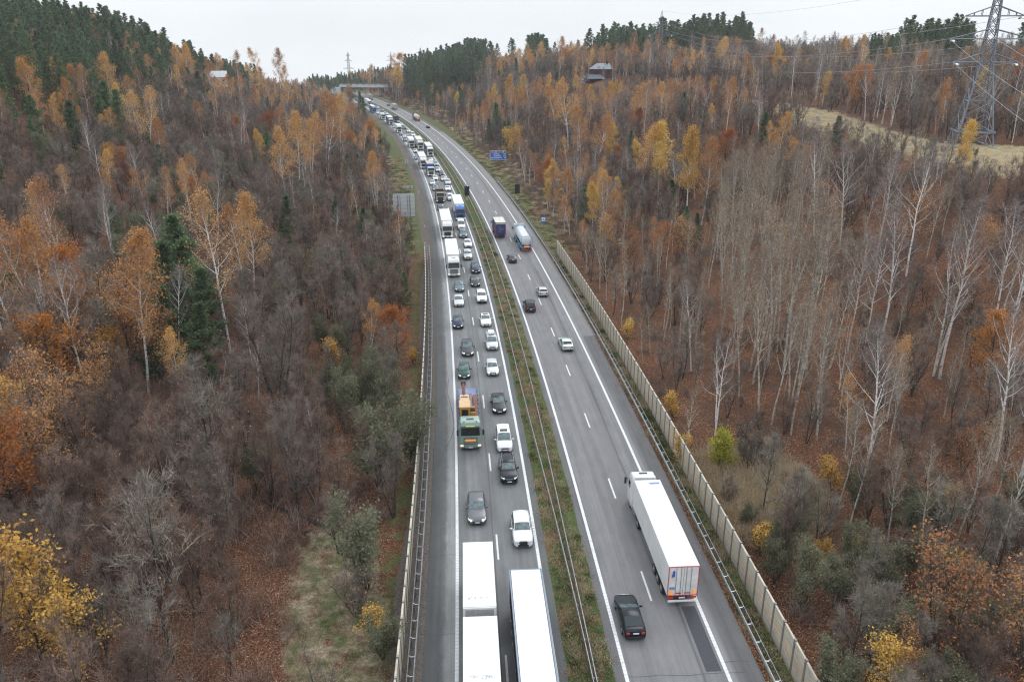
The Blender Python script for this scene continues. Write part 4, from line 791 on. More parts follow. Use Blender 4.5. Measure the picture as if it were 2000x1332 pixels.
car(1002, 513.5, 'sedan', 'dgrey', 'dark grey saloon following the small navy box lorry', 1)
def box_lorry():
    L = 8.2; x, y, z, a = place(978, 465.5, 1, L); t = thing('box_lorry', 'navy blue box lorry with beige roof in the inner lane of the right road', 'lorry', (x, y, z), a, 'vehicles driving away'); cabin(t, P_['dblue'], 3.0, 1.9, deflector=False)
    MB().bbox((-5.1, 0, 2.45), (3.1, 1.25, 1.5), .04).build('box_body', TNAV, t); MB().box((-5.1, 0, 3.96), (3.08, 1.22, .02)).build('roof_panel', mat('beige roof', (.55, .53, .48), .7), t); MB().box((-8.21, 0, 3.70), (.02, 1.2, .2)).build('roller_cover', TTAN, t)
    MB().box((-8.21, 0, 2.2), (.02, 1.1, 1.2)).build('rear_door', TNAV, t); q = MB()
    for (yy, zz, w_) in ((.3, 3.0, .22), (.1, 2.75, .5), (-.1, 2.35, .62), (0, 2.1, .55), (.2, 1.75, .3)): q.box((-8.235, yy, zz), (.004, w_, .05))
    q.build('faded_lettering', mat('faded lettering', (.22, .16, .22), .6), t)
    for s_ in (1, -1): MB().box((-8.22, s_ * 1.18, 2.3), (.02, .05, 1.3)).build('corner_post', SRED, t); MB().bbox((-8.2, s_ * .95, .85), (.05, .2, .09), .02).build('tail_light', TAIL, t); wheel(t, -1.2, s_ * 1.02, .45, .14); wheel(t, -6.1, s_ * .95, .45, .25)
    MB().box((-5.2, 0, .72), (2.9, .5, .18)).build('chassis', TRIM, t); MB().box((-8.2, 0, .6), (.05, 1.0, .07)).build('under_run_bar', TRIM, t)
box_lorry()
def tanker(u, v, label, frame, tank, cabcol, L=15.0, r=1.22, near=True):
    x, y, z, a = place(u, v, 1, L); t = thing('tank_lorry', label, 'lorry', (x, y, z), a, 'vehicles driving away'); cabin(t, cabcol, 3.6, near=near); tractor_base(t)
    m = MB(); P = []
    for q, k in ((-3.0, .55), (-3.25, .86), (-3.7, .98), (-4.2, 1), (-L + 1.6, 1), (-L + 1.1, .97), (-L + .75, .82), (-L + .6, .5)): P.append((q, k * r))
    m.tube([(q, 0, 2.35) for q, _ in P], [k for _, k in P], 24); m.build('tank', tank, t, smooth=50)
    fr = MB()
    for s_ in (1, -1):
        for xx in (-3.2, -L + .35): fr.box((xx, s_ * 1.2, 2.3), (.06, .05, 1.3))
        fr.box((-L / 2 - 1.4, s_ * 1.2, 1.12), (L / 2 - 1.7, .07, .12)); fr.box((-L / 2 - 1.4, s_ * 1.2, 3.55), (L / 2 - 1.7, .035, .04))
    for xx in (-3.2, -L + .35): fr.box((xx, 0, 3.55), (.05, 1.2, .05)); fr.box((xx, 0, 1.12), (.07, 1.2, .12))
    fr.build('tank_frame', frame, t); w = MB(); w.box((-L / 2 - 1.4, 0, 3.52), (L / 2 - 2.4, .32, .03))
    for k in range(4): w.cyl((-5.2 - k * 2.2, 0, 3.58), .26, .06, 'z', 14)
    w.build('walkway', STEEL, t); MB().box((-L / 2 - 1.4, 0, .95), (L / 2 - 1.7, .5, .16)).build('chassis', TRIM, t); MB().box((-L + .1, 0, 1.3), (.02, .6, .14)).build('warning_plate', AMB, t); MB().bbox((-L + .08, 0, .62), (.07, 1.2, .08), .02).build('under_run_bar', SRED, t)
    for s_ in (1, -1):
        MB().bbox((-L + .05, s_ * .95, .84), (.05, .2, .08), .02).build('tail_light', TAIL, t)
        for k in range(3): wheel(t, -L + 2.0 + k * 1.31, s_ * 1.05, .5, .18)
tanker(1029, 492, 'white tank container lorry with light blue frame on the right road', TBLUE2, STEEL, W); tanker(817, 237, 'small distant red framed tank lorry on the right road', TRED, STEEL, P_['dgrey'])
car(837, 250.5, 'sedan', 'dgrey', 'small dark car alone behind the distant red tank lorry', 1); car(759.5, 207, 'sedan', 'dgrey', 'tiny dark car beside the distant beige tipper lorry', 1)
semi(773, 214.5, P_['offwhite'], TTAN, TTAN, 'distant beige tipper lorry on the far right road', 1, h=3.5, cabh=3.3, L=9.5); semi(725.5, 195, W, TGR, TGR, 'distant grey container lorry near the bridge on the right road', 1, h=3.9, L=11.0)
# ---- left carriageway: big ones in front
def roof_marks(t, x, w, seed):
    rs = np.random.RandomState(seed); m = MB(); yy = -w * .62
    for k in range(8):
        if k != 3:
            for (cx_, cy_, hx_, hy_) in ((.13, 0, .022, .075), (-.13, 0, .022, .075), (0, 0, .022, .06), (.065, .07, .06, .02), (-.065, -.07, .06, .02), (-.065, .07, .06, .02)):
                if rs.rand() < .55: m.box((x + cx_, yy + cy_, 0), (hx_, hy_, .003))
        yy += w * 1.3 / 8
    return m.build('roof_lettering', mat('worn roof lettering', (.36, .38, .40), .6, var=.4, scale=9), t)
def drawbar():
    x, y = at(967, 1400, 0.2); y0 = 38.6; d = -8.12; x, y = rp(y0, d); t = thing('drawbar_lorry', 'white lorry pulling a white box trailer at the bottom edge, seen from above', 'lorry', (float(x), float(y), .02), heading(48, -1), 'vehicles queuing towards the viewer')
    cabin(t, W, 3.7); MB().box((-5.5, 0, .9), (5.0, .5, .2)).build('chassis', TRIM, t)
    MB().bbox((-6.2, 0, 2.6), (3.85, 1.275, 1.4), .03, 0, 1).build('box_body', TW, t); MB().bbox((-6.2, 0, 4.012), (3.83, 1.26, .014), .01, 0, 1).build('roof_panel', TW, t)
    e = MB(); e.box((-15.1, 0, 1.0), (4.2, .5, .18)); e.box((-10.6, 0, .8), (.8, .08, .07)); e.build('drawbar', TRIM, t); bx = MB().bbox((-15.25, 0, 2.6), (4.15, 1.275, 1.4), .03, 0, 1).build('trailer_body', TW, t); MB().bbox((-15.25, 0, 4.012), (4.13, 1.26, .014), .01, 0, 1).build('trailer_roof', TW, t)
    fw = MB(); fw.box((-11.09, 0, 2.6), (.02, 1.1, 1.25)); fr = MB()
    for s_ in (1, -1): fr.box((-11.07, s_ * 1.17, 2.6), (.04, .08, 1.38))
    fr.box((-11.07, 0, 3.88), (.04, 1.1, .08)); w_ = fw.build('front_wall', TGR, bx); fr.build('front_frame', TD, bx)
    for s_ in (1, -1):
        wheel(t, -1.35, s_ * 1.05); wheel(t, -7.6, s_ * 1.0, .5, .26); wheel(t, -13.2, s_ * 1.05); wheel(t, -17.4, s_ * 1.05)
    for xx in (-4.0, -12.1): roof_marks(t, xx, 1.275, int(-xx)).location.z = 4.034
    rear_end(t, -19.4, 1.275, 1.2, 4.0, TD, TD)
drawbar()
def curt():
    y0 = 37.5; d = -4.35; x, y = rp(y0, d); t = thing('articulated_lorry', 'lorry with white roof, blue grey roof rails and maroon curtain sides at the bottom edge', 'lorry', (float(x), float(y), .02), heading(46, -1), 'vehicles queuing towards the viewer'); cabin(t, P_['bgrey'], 3.7); tractor_base(t); trailer(t, -2.95, 13.6, TMAR, TW, TGR, 4.0, curtain=True, edge=EDG)
curt()
cx_ = car(1022.5, 1069, 'suv', 'white', 'white crossover with black angular grille beside the queue', -1, lit=False, name='crossover_car')
gq = MB(); gq.loft([[(.05, -.30, .84), (.05, .30, .84), (-.10, .30, .84), (-.10, -.30, .84)], [(.07, -.22, .70), (.07, .22, .70), (-.10, .22, .70), (-.10, -.22, .70)], [(.06, -.52, .40), (.06, .52, .40), (-.10, .52, .40), (-.10, -.52, .40)]]); gq.build('angular_grille', TRIM, cx_)
car(932, 1025, 'wagon', 'grey', 'grey estate car behind the white box trailer', -1, rails=False)
car(995, 945, 'suv', 'black', 'black sport utility car with silver roof rails', -1, rails=True); car(986.5, 883, 'minivan', 'white', 'white people carrier with sunroof beside the green lorry', -1, lit=False, rails=False, sun=True); car(976, 808, 'sedan', 'black', 'black saloon next to the flatbed of the green lorry', -1)
RUST = mat('rusty steel', (.19, .085, .055), .8, var=.25, scale=2.5); YEL = mat('machine yellow', (.50, .24, .035), .45, var=.1); BEDB = mat('flatbed blue', (.16, .20, .34), .6, var=.2, scale=1.2); PEACH = mat('pale orange', (.55, .36, .19), .5, var=.08); MINT = paint('sage green', (.21, .33, .27), .1); DRK = mat('greasy machinery', (.04, .038, .036), .6, var=.3, scale=4)  # PEACH: paler orange for the machine's cab roof and engine cover
def flatbed():
    L = 14.8; x, y, z, a = place(919.5, 878, -1, L); grp = 'vehicles queuing towards the viewer'; t = thing('flatbed_lorry', 'pale green flatbed lorry with orange sign on its grille carrying machinery', 'lorry', (x, y, z), a, grp)
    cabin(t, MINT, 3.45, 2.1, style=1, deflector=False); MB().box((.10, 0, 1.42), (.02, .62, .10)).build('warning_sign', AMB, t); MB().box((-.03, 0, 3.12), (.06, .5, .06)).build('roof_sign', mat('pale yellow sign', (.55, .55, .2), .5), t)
    b = MB().tube([(-.5, -.95, 3.36), (-.42, -.9, 3.46), (-.42, .9, 3.46), (-.5, .95, 3.36)], .03, 6).build('lamp_bar', CHRO, t)
    for yy in (-.7, .7): MB().cyl((-.45, yy, 3.53), .08, .06, 'z', 10).build('beacon', SRED, t); MB().bbox((.0, yy * 1.7, .72), (.05, .07, .08), .03).build('indicator', AMB, t)
    MB().box((-8.4, 0, .9), (6.0, .5, .2)).build('chassis', TRIM, t); q = MB().box((-8.7, 0, 1.22), (6.1, 1.25, .07))
    for s_ in (1, -1): q.box((-8.7, s_ * 1.24, 1.35), (6.1, .03, .16))
    q.build('flatbed', BEDB, t)
    q = MB()
    for k in range(10):
        for s_ in (1, -1): q.box((-2.8 - k * 1.3, s_ * 1.25, 1.5), (.035, .035, .22))
    q.build('stake', BEDB, t)
    for s_ in (1, -1): wheel(t, -1.35, s_ * 1.05); wheel(t, -5.0, s_ * 1.0, .5, .26); wheel(t, -11.0, s_ * 1.05, .5, .18); wheel(t, -12.3, s_ * 1.05, .5, .18); wheel(t, -13.6, s_ * 1.05, .5, .18)
    MM = Matrix.Translation((x, y, z)) @ Matrix.Rotation(a, 4, 'Z'); pt = lambda p: MM @ Vector(p)
    m = thing('construction_machine', 'orange machine with square cab strapped on the green flatbed lorry', 'machine', pt((-4.9, -.5, 1.3)), a)
    MB().bbox((-.75, 0, 1.0), (.95, .62, .95), .06).build('cab', YEL, m); MB().bbox((-.75, 0, 2.0), (1.0, .68, .07), .05).build('cab_roof', PEACH, m); MB().box((.22, 0, 1.15), (.01, .40, .55)).build('window', DKW, m); MB().box((-.4, .6, 1.2), (.45, .01, .5)).build('side_window', DKW, m)
    MB().bbox((-3.0, 0, .9), (1.2, .58, .8), .08).build('engine_cover', PEACH, m); MB().box((-3.4, 0, 1.71), (.12, .42, .02)).build('exhaust_slot', DRK, m); MB().bbox((-2.2, .0, .2), (2.4, .62, .2), .1).build('track_frame', DRK, m)
    MB().cyl((-1.2, .95, .95), .36, .3, 'y', 14).build('winch_drum', DRK, m); MB().bbox((-1.5, .95, .5), (.9, .32, .45), .1).build('gear_box', YEL, m); MB().tube([(-2.4, -.05, 1.3), (-5.0, -.05, 1.7), (-7.4, -.05, 1.75)], [.22, .22, .2], 4).build('boom', RUST, m); MB().bbox((-7.7, -.05, 1.75), (.4, .3, .28), .05).build('boom_head', DRK, m)
    b1 = MB().bbox((0, 0, .15), (4.4, .27, .16), .02).build('steel_beam', RUST); b1.location = pt((-7.6, .88, 1.3)); b1.rotation_euler = (0, 0, a); tag(b1, 'long rusty steel beam lying along the side of the green flatbed lorry', 'steel beam')
    b2 = MB().bbox((0, 0, .12), (2.4, .2, .12), .02).build('steel_profile', mat('grey brown steel', (.20, .16, .13), .7, var=.2)); b2.location = pt((-10.2, .30, 1.3)); b2.rotation_euler = (0, 0, a); tag(b2, 'shorter grey brown steel profile beside the rusty beam on the flatbed', 'steel beam')
    MB().tube([(-1.9, 1.2, 1.35), (-2.4, .9, 1.75), (-3.5, .8, 1.62)], .03, 5).build('red_strap', SRED, t); MB().bbox((-4.1, .78, 1.62), (.16, .2, .03), .02).build('red_flag', SRED, t)
flatbed()
Lc = lambda *a_, **k: car(*a_, **k)
Lc(907, 740, 'hatch', 'green', 'dark green hatchback in front of the flatbed lorry with orange machine'); Lc(963, 734, 'hatch', 'lsilver', 'silver hatchback beside the dark green hatchback'); Lc(914, 696, 'wagon', 'dgrey', 'dark estate car just beyond the dark green hatchback'); Lc(962, 684, 'minivan', 'lsilver', 'silver people carrier with white roof box', rails=True)
rb = put('roof_box', MB().bbox((0, 0, 0), (.75, .48, .17), .12, 0, 3).mesh('roof_box', [W], smooth=50))
_x, _y, _z, _a = place(962, 684, -1, 4.75); rb.location = (_x - math.cos(_a) * 3.2, _y - math.sin(_a) * 3.2, 1.97); rb.rotation_euler = (0, 0, _a); tag(rb, 'white roof box on the silver people carrier', 'roof box')
Lc(895, 642, 'hatch', 'dblue', 'dark blue hatchback with bright headlights in the outer lane'); Lc(950, 638, 'sedan', 'offwhite', 'cream white car with a black roof in the inner lane', blackroof=True); Lc(942, 592, 'suv', 'white', 'white van-like car with dark bumper beside the median', skirt=True); Lc(897, 599, 'sedan', 'lsilver', 'pale silver saloon with windscreen glare in the outer lane')
Lc(898, 570, 'sedan', 'bgrey', 'blue grey saloon ahead of the pale silver saloon'); Lc(929, 560, 'sedan', 'black', 'black saloon behind the dark blue people carrier'); Lc(930, 534, 'minivan', 'dblue', 'dark blue people carrier in the inner lane'); Lc(914.5, 507.5, 'suv', 'silver', 'silver sport utility car beside the white lorry tractor', lit=True); Lc(915, 483.5, 'sedan', 'white', 'white saloon beside the tail of the white lorry', lit=False)
semi(887, 541, W, TW, TW, 'white lorry with slatted black and white grille leading the outer lane', style=1, h=4.0, cabh=3.7); semi(874.5, 466, W, TW, TW, 'second white lorry, following close behind the first white lorry', h=3.95, cabh=3.75)
semi(899.5, 431, P_['blue'], TW, TW, 'blue cab lorry with white trailer in the inner lane', cabh=3.8, h=4.0); Lc(905.5, 465, 'suv', 'bgrey', 'blue grey crossover behind the white saloon'); Lc(902, 449, 'van', 'white', 'white van squeezed in front of the blue cab lorry', lit=False, name='delivery_van'); Lc(861.5, 411, 'sedan', 'black', 'black car between the dump truck and the white lorries', near=True)
def dumper():
    x, y, z, a = place(860.5, 396, -1, 7.5); t = thing('dump_truck', 'brown and black dump truck with lit headlights in the queue', 'lorry', (x, y, z), a, 'vehicles queuing towards the viewer'); cabin(t, mat('tan cab', (.36, .30, .22), .5, var=.1), 2.95, 1.8, deflector=False, visor=TTAN)
    q = MB().box((-4.6, 0, 1.25), (2.6, 1.2, .1))
    for s_ in (1, -1): q.box((-4.6, s_ * 1.2, 2.1), (2.65, .06, .85))
    q.box((-2.0, 0, 2.3), (.08, 1.25, 1.05)); q.box((-7.2, 0, 2.1), (.06, 1.2, .8)); q.build('tipper_body', mat('dark brown steel', (.06, .04, .035), .7, var=.2), t); MB().box((-4.6, 0, 1.7), (2.5, 1.12, .35)).build('load', mat('dirt load', (.10, .07, .05), .95, var=.3), t)
    MB().bbox((.06, 0, .6), (.08, 1.2, .26), .04).build('bumper', TRIM, t); MB().box((-4, 0, .8), (3.3, .5, .2)).build('chassis', TRIM, t)
    for s_ in (1, -1): wheel(t, -1.2, s_ * 1.02, .5, .15); wheel(t, -5.2, s_ * .98, .5, .26); wheel(t, -6.4, s_ * .98, .5, .26); MB().bbox((.15, s_ * .95, .72), (.03, .15, .1), .03).build('fog_lamp', LAMP, t)
dumper()
Lc(880.5, 392, 'minivan', 'white', 'white people carrier half hidden beside the blue cab lorry'); Lc(851.5, 373, 'wagon', 'bgrey', 'blue grey estate car right behind the dump truck'); Lc(875.5, 373.5, 'sedan', 'white', 'white car in the inner lane level with the estate car', lit=False); Lc(875.5, 361.5, 'suv', 'lsilver', 'silver off-roader just beyond the white inner lane car'); Lc(845.5, 362, 'hatch', 'lsilver', 'pale hatchback in the outer lane near the white saloon', lit=False); Lc(851, 352.5, 'sedan', 'white', 'white saloon in front of the blue and white flat nosed lorry'); Lc(867, 354, 'sedan', 'silver', 'silver saloon behind the dark inner lane car'); Lc(863.5, 343.5, 'hatch', 'dgrey', 'dark car in the inner lane beside the flat nosed lorry'); Lc(856, 336, 'wagon', 'silver', 'grey estate car with lights on in the inner lane'); Lc(852, 325, 'minivan', 'teal', 'teal grey people carrier beside the blue topped lorry'); Lc(842, 316, 'sedan', 'lsilver', 'pale silver car behind the teal people carrier')
semi(842.5, 344.5, W, TBL, TTAN, 'flat nosed lorry with blue box top and white cab', cabh=3.0, h=4.0, L=8.0, visor=W, name='box_lorry'); semi(828, 329.5, W, OW, TW, 'tall off-white lorry in the outer lane behind the blue box lorry', h=4.1, cabh=3.8)
Lc(815, 312, 'hatch', 'blue', 'bright blue small car at the edge of the outer lane'); semi(841, 306, W, TGB, TW, 'white cab lorry with blue grey curtain side in the inner lane', h=4.0, cabh=3.6, curtain=True); semi(822, 292.5, OW, OW, TW, 'cream lorry in the inner lane behind the blue grey curtain lorry', h=4.1, cabh=3.5)
Lc(812, 298.5, 'sedan', 'silver', 'silver saloon in front of the white rigid lorry'); semi(804.5, 288.5, W, TW, TW, 'white rigid lorry with lit headlights in the outer lane', h=3.9, cabh=3.9, L=7.0, name='box_lorry')
Lc(792, 276.5, 'hatch', 'bgrey', 'grey hatchback behind the white rigid lorry'); Lc(790.5, 269.5, 'wagon', 'silver', 'silver estate car further behind the white rigid lorry'); Lc(811.5, 273, 'hatch', 'bgrey', 'blue grey car in front of the white van'); Lc(807.5, 267, 'van', 'white', 'distant white van in the inner lane', lit=False); Lc(798, 259, 'hatch', 'lsilver', 'pale hatchback behind the distant white van'); Lc(791.5, 253, 'wagon', 'dblue', 'dark car with bright headlights in the far inner lane'); Lc(784, 265, 'sedan', 'dgrey', 'dark car in front of the far white lorry')
semi(780.5, 260, W, TW, TW, 'far white lorry with lit headlights in the outer lane', h=3.9, cabh=3.9, L=7.5, name='box_lorry'); Lc(771, 251, 'hatch', 'teal', 'grey hatchback with warm lights ahead of the far curtain lorry'); Lc(768.5, 246, 'hatch', 'grey', 'darker hatchback close behind the warm lit hatchback'); semi(764.5, 244.5, OW, TGB, TW, 'far white cab lorry with blue grey curtain side in the outer lane', h=4.0, cabh=3.3, curtain=True)
semi(775, 238.5, P_['dgrey'], TRIM, TRIM, 'far black lorry in the inner lane', h=3.2, cabh=3.6, L=6.0, name='box_lorry'); Lc(778.5, 241, 'hatch', 'bgrey', 'tiny dark blue car in front of the far black lorry'); Lc(784.5, 246, 'sedan', 'lsilver', 'tiny pale car in front of the tiny dark blue car')
semi(749, 234, OW, TW, TW, 'far small white box lorry behind the curtain lorry', h=3.4, cabh=3.0, L=6.0, name='box_lorry'); Lc(741, 226, 'hatch', 'bgrey', 'tiny bluish car behind the far small box lorry'); Lc(738, 223, 'hatch', 'lsilver', 'tiny silver car between the far blue lorry and the small box lorry'); Lc(756, 224.5, 'sedan', 'lsilver', 'tiny silver car in the far inner lane'); Lc(747.5, 218, 'wagon', 'bgrey', 'tiny grey car in the far inner lane behind the silver one')
semi(731.5, 220.5, P_['blue'], TGB, TW, 'far blue cab lorry with pale curtain side', h=4.0, cabh=3.8, curtain=True); Lc(738.5, 212.5, 'suv', 'lsilver', 'tiny pale car beside the far blue cab lorry'); semi(722, 206.5, W, TW, TW, 'farthest white lorry, behind the blue cab lorry', h=4.0); Lc(705, 199, 'sedan', 'lsilver', 'faint pale car at the far end of the queue by the bridge'); Lc(709.5, 201.5, 'sedan', 'bgrey', 'faint bluish car at the far end of the queue by the dark tree')
# ------------------------------------------------------------------ vegetation materials
def leaf_mat(name, ca, cb, trans=.35):
    m = bpy.data.materials.new(name); m.use_nodes = True; t = m.node_tree; t.nodes.clear(); L = t.links.new
    g = N(t, 'ShaderNodeNewGeometry'); oi = N(t, 'ShaderNodeObjectInfo'); a = N(t, 'ShaderNodeMath', operation='MULTIPLY_ADD'); L(g.outputs['Random Per Island'], a.inputs[0]); a.inputs[1].default_value = .75
    b = N(t, 'ShaderNodeMath', operation='MULTIPLY'); L(oi.outputs['Random'], b.inputs[0]); b.inputs[1].default_value = .25; L(b.outputs[0], a.inputs[2])
    x = N(t, 'ShaderNodeMix', data_type='RGBA'); L(a.outputs[0], x.inputs[0]); x.inputs[6].default_value = ca + (1,); x.inputs[7].default_value = cb + (1,)
    h = N(t, 'ShaderNodeHueSaturation'); L(x.outputs[2], h.inputs['Color']); hv = N(t, 'ShaderNodeMapRange'); L(oi.outputs['Random'], hv.inputs['Value']); hv.inputs['To Min'].default_value = .8; hv.inputs['To Max'].default_value = 1.15; L(hv.outputs[0], h.inputs['Value'])
    hh = N(t, 'ShaderNodeMapRange'); L(oi.outputs['Random'], hh.inputs['Value']); hh.inputs['To Min'].default_value = .490; hh.inputs['To Max'].default_value = .512; L(hh.outputs[0], h.inputs['Hue'])
    d = N(t, 'ShaderNodeBsdfDiffuse'); L(h.outputs[0], d.inputs[0]); tr = N(t, 'ShaderNodeBsdfTranslucent'); L(h.outputs[0], tr.inputs[0]); ms = N(t, 'ShaderNodeMixShader'); ms.inputs[0].default_value = trans
    L(d.outputs[0], ms.inputs[1]); L(tr.outputs[0], ms.inputs[2]); o = N(t, 'ShaderNodeOutputMaterial'); L(ms.outputs[0], o.inputs[0]); return m
def bark_mat(name, ca, cb, scale=(1, 1, 1), sc=3.0, thr=(.45, .6)):
    m = bpy.data.materials.new(name); m.use_nodes = True; t = m.node_tree; b = t.nodes['Principled BSDF']; b.inputs['Roughness'].default_value = .9; b.inputs['Specular IOR Level'].default_value = .15; L = t.links.new
    c = N(t, 'ShaderNodeTexCoord'); mp = N(t, 'ShaderNodeMapping'); mp.inputs['Scale'].default_value = scale; L(c.outputs['Object'], mp.inputs[0]); n = N(t, 'ShaderNodeTexNoise', Scale=sc, Detail=4.0, Roughness=.65); L(mp.outputs[0], n.inputs['Vector'])
    r = N(t, 'ShaderNodeValToRGB'); e = r.color_ramp.elements; e[0].position = thr[0]; e[0].color = ca + (1,); e[1].position = thr[1]; e[1].color = cb + (1,); L(n.outputs[0], r.inputs[0])
    oi = N(t, 'ShaderNodeObjectInfo'); q = N(t, 'ShaderNodeMapRange'); L(oi.outputs['Random'], q.inputs['Value']); q.inputs['To Min'].default_value = .75; q.inputs['To Max'].default_value = 1.12
    z = N(t, 'ShaderNodeMix', data_type='RGBA', blend_type='MULTIPLY'); z.inputs[0].default_value = 1; L(r.outputs[0], z.inputs[6]); L(q.outputs[0], z.inputs[7]); L(z.outputs[2], b.inputs['Base Color']); return m
BIRCH = bark_mat('birch bark', (.12, .10, .09), (.68, .65, .62), (1, 1, 3.2), 1.7, (.36, .46)); BIRCHT = bark_mat('birch twig', (.20, .165, .15), (.40, .36, .34))
ASPB = bark_mat('aspen bark', (.19, .175, .145), (.54, .505, .44), (1, 1, 2), 1.2, (.35, .6)); ASPT = bark_mat('aspen twig', (.19, .155, .12), (.40, .345, .28))
DARKB = bark_mat('dark bark', (.045, .037, .033), (.105, .088, .078)); TWIG = bark_mat('brown twig', (.130, .106, .092), (.285, .240, .210), (1, 1, 1), .6); TWIGR = bark_mat('reddish twig', (.140, .096, .078), (.285, .205, .168), (1, 1, 1), .6); TWIGG = bark_mat('grey twig', (.165, .145, .12), (.335, .30, .255), (1, 1, 1), .6)
PINEB = bark_mat('pine bark', (.10, .055, .03), (.24, .125, .06), (1, 1, .6), 2.0)
LORG = leaf_mat('orange birch leaves', (.44, .21, .07), (.74, .43, .16)); LYEL = leaf_mat('yellow leaves', (.50, .28, .06), (.74, .47, .14)); LOAK = leaf_mat('russet oak leaves', (.30, .10, .03), (.58, .225, .06)); LDUL = leaf_mat('dull orange leaves', (.38, .18, .075), (.64, .345, .15))
LPIN = leaf_mat('pine needles', (.072, .115, .072), (.21, .275, .16), .3); LSPR = leaf_mat('young pine needles', (.07, .112, .06), (.20, .26, .14), .3); LOLV = leaf_mat('olive willow leaves', (.095, .104, .058), (.215, .218, .138), .25); LLIM = leaf_mat('yellow green leaves', (.26, .26, .03), (.46, .42, .07)); LRED = leaf_mat('dark red leaves', (.13, .035, .025), (.24, .07, .045)); LSTR = leaf_mat('dry straw', (.42, .33, .20), (.70, .59, .41), .3)
# ------------------------------------------------------------------ tree meshes
class TB:
    """A tree: tubes for trunk and limbs; flat ribbons for twigs, small quads for leaves, kept apart as trunk and crown."""
    def __init__(s, seed): s.r = np.random.RandomState(seed); s.trunk = MB(); s.tw0 = []; s.tw1 = []; s.tw = []; s.lp = []; s.ls = []; s.ln = []
    def poly(s, p, d, L, n, wander, up):
        P = [np.array(p, float)]; d = np.array(d, float); d /= np.linalg.norm(d)
        for k in range(n):
            d = d + s.r.normal(0, wander, 3) + np.array([0, 0, up]); d /= np.linalg.norm(d); P.append(P[-1] + d * L / n)
        return P
    def ribbon(s, P, w0, w1):
        n = len(P) - 1
        for k in range(n): s.tw0.append(P[k]); s.tw1.append(P[k + 1]); s.tw.append((w0 + (w1 - w0) * k / n, w0 + (w1 - w0) * (k + 1) / n))
    def leaf(s, p, size, n=None): s.lp.append(p); s.ls.append(size); s.ln.append(s.r.normal(0, 1, 3) if n is None else n)
    def twigs(s, P, n, L, w, spread, up, lf=0, lsize=.1, t0=.25, lspread=.25):
        for _ in range(n):
            t = s.r.uniform(t0, 1) * (len(P) - 1); i = min(int(t), len(P) - 2); p = P[i] + (P[i + 1] - P[i]) * (t - i); d = (P[i + 1] - P[i]); d = d / (np.linalg.norm(d) + 1e-9)
            q = s.r.normal(0, 1, 3); q /= np.linalg.norm(q); dd = d * (1 - spread) + q * spread + np.array([0, 0, up]); l = L * s.r.uniform(.5, 1.2)
            T = s.poly(p, dd, l, 2, .18, up * .5); s.ribbon(T, w, w * .45)
            for _ in range(int(lf) + (1 if s.r.rand() < lf - int(lf) else 0)):
                k = T[s.r.randint(1, 3)]; s.leaf(k + s.r.normal(0, lspread, 3), lsize * s.r.uniform(.6, 1.3))
    def crown(s, name, tm, lm):
        r = s.r; V = []; Fc = []; MI = []
        if s.tw0:
            a = np.array(s.tw0); b = np.array(s.tw1); w = np.array(s.tw); d = b - a; q = r.normal(0, 1, a.shape); sd = np.cross(d, q); sd /= (np.linalg.norm(sd, axis=1, keepdims=True) + 1e-9)
            v = np.stack([a - sd * w[:, :1], a + sd * w[:, :1], b + sd * w[:, 1:], b - sd * w[:, 1:]], 1).reshape(-1, 3); V.append(v); Fc.append(np.arange(len(v)).reshape(-1, 4)); MI.append(np.zeros(len(a), int))
        if s.lp:
            c = np.array(s.lp); sz = np.array(s.ls)[:, None]; n = np.array(s.ln); n /= (np.linalg.norm(n, axis=1, keepdims=True) + 1e-9); t = np.cross(n, r.normal(0, 1, n.shape)); t /= (np.linalg.norm(t, axis=1, keepdims=True) + 1e-9); u = np.cross(n, t)
            v = np.stack([c - t * sz, c + u * sz * .6, c + t * sz, c - u * sz * .6], 1).reshape(-1, 3); o = len(V[0]) if V else 0; V.append(v); Fc.append(np.arange(len(v)).reshape(-1, 4) + o); MI.append(np.ones(len(c), int))
        me = bpy.data.meshes.new(name); v = np.concatenate(V); f = np.concatenate(Fc); me.vertices.add(len(v)); me.vertices.foreach_set('co', v.astype(np.float32).ravel()); me.loops.add(f.size); me.loops.foreach_set('vertex_index', f.astype(np.int32).ravel())
        me.polygons.add(len(f)); me.polygons.foreach_set('loop_start', np.arange(0, f.size, 4, dtype=np.int32)); me.polygons.foreach_set('material_index', np.concatenate(MI).astype(np.int32)); me.materials.append(tm); me.materials.append(lm); me.update(calc_edges=True); return me
PROTO = {}
def proto(kind, tb, h, bark, tm, lm):
    PROTO.setdefault(kind, []).append((tb.trunk.mesh(kind + '_trunk', [bark], smooth=60, fix=False), tb.crown(kind + '_crown', tm, lm), h))
def rdir(r, el):                     # direction with elevation el
    a = r.uniform(0, 2 * math.pi); return np.array([math.cos(a) * math.cos(el), math.sin(a) * math.cos(el), math.sin(el)])
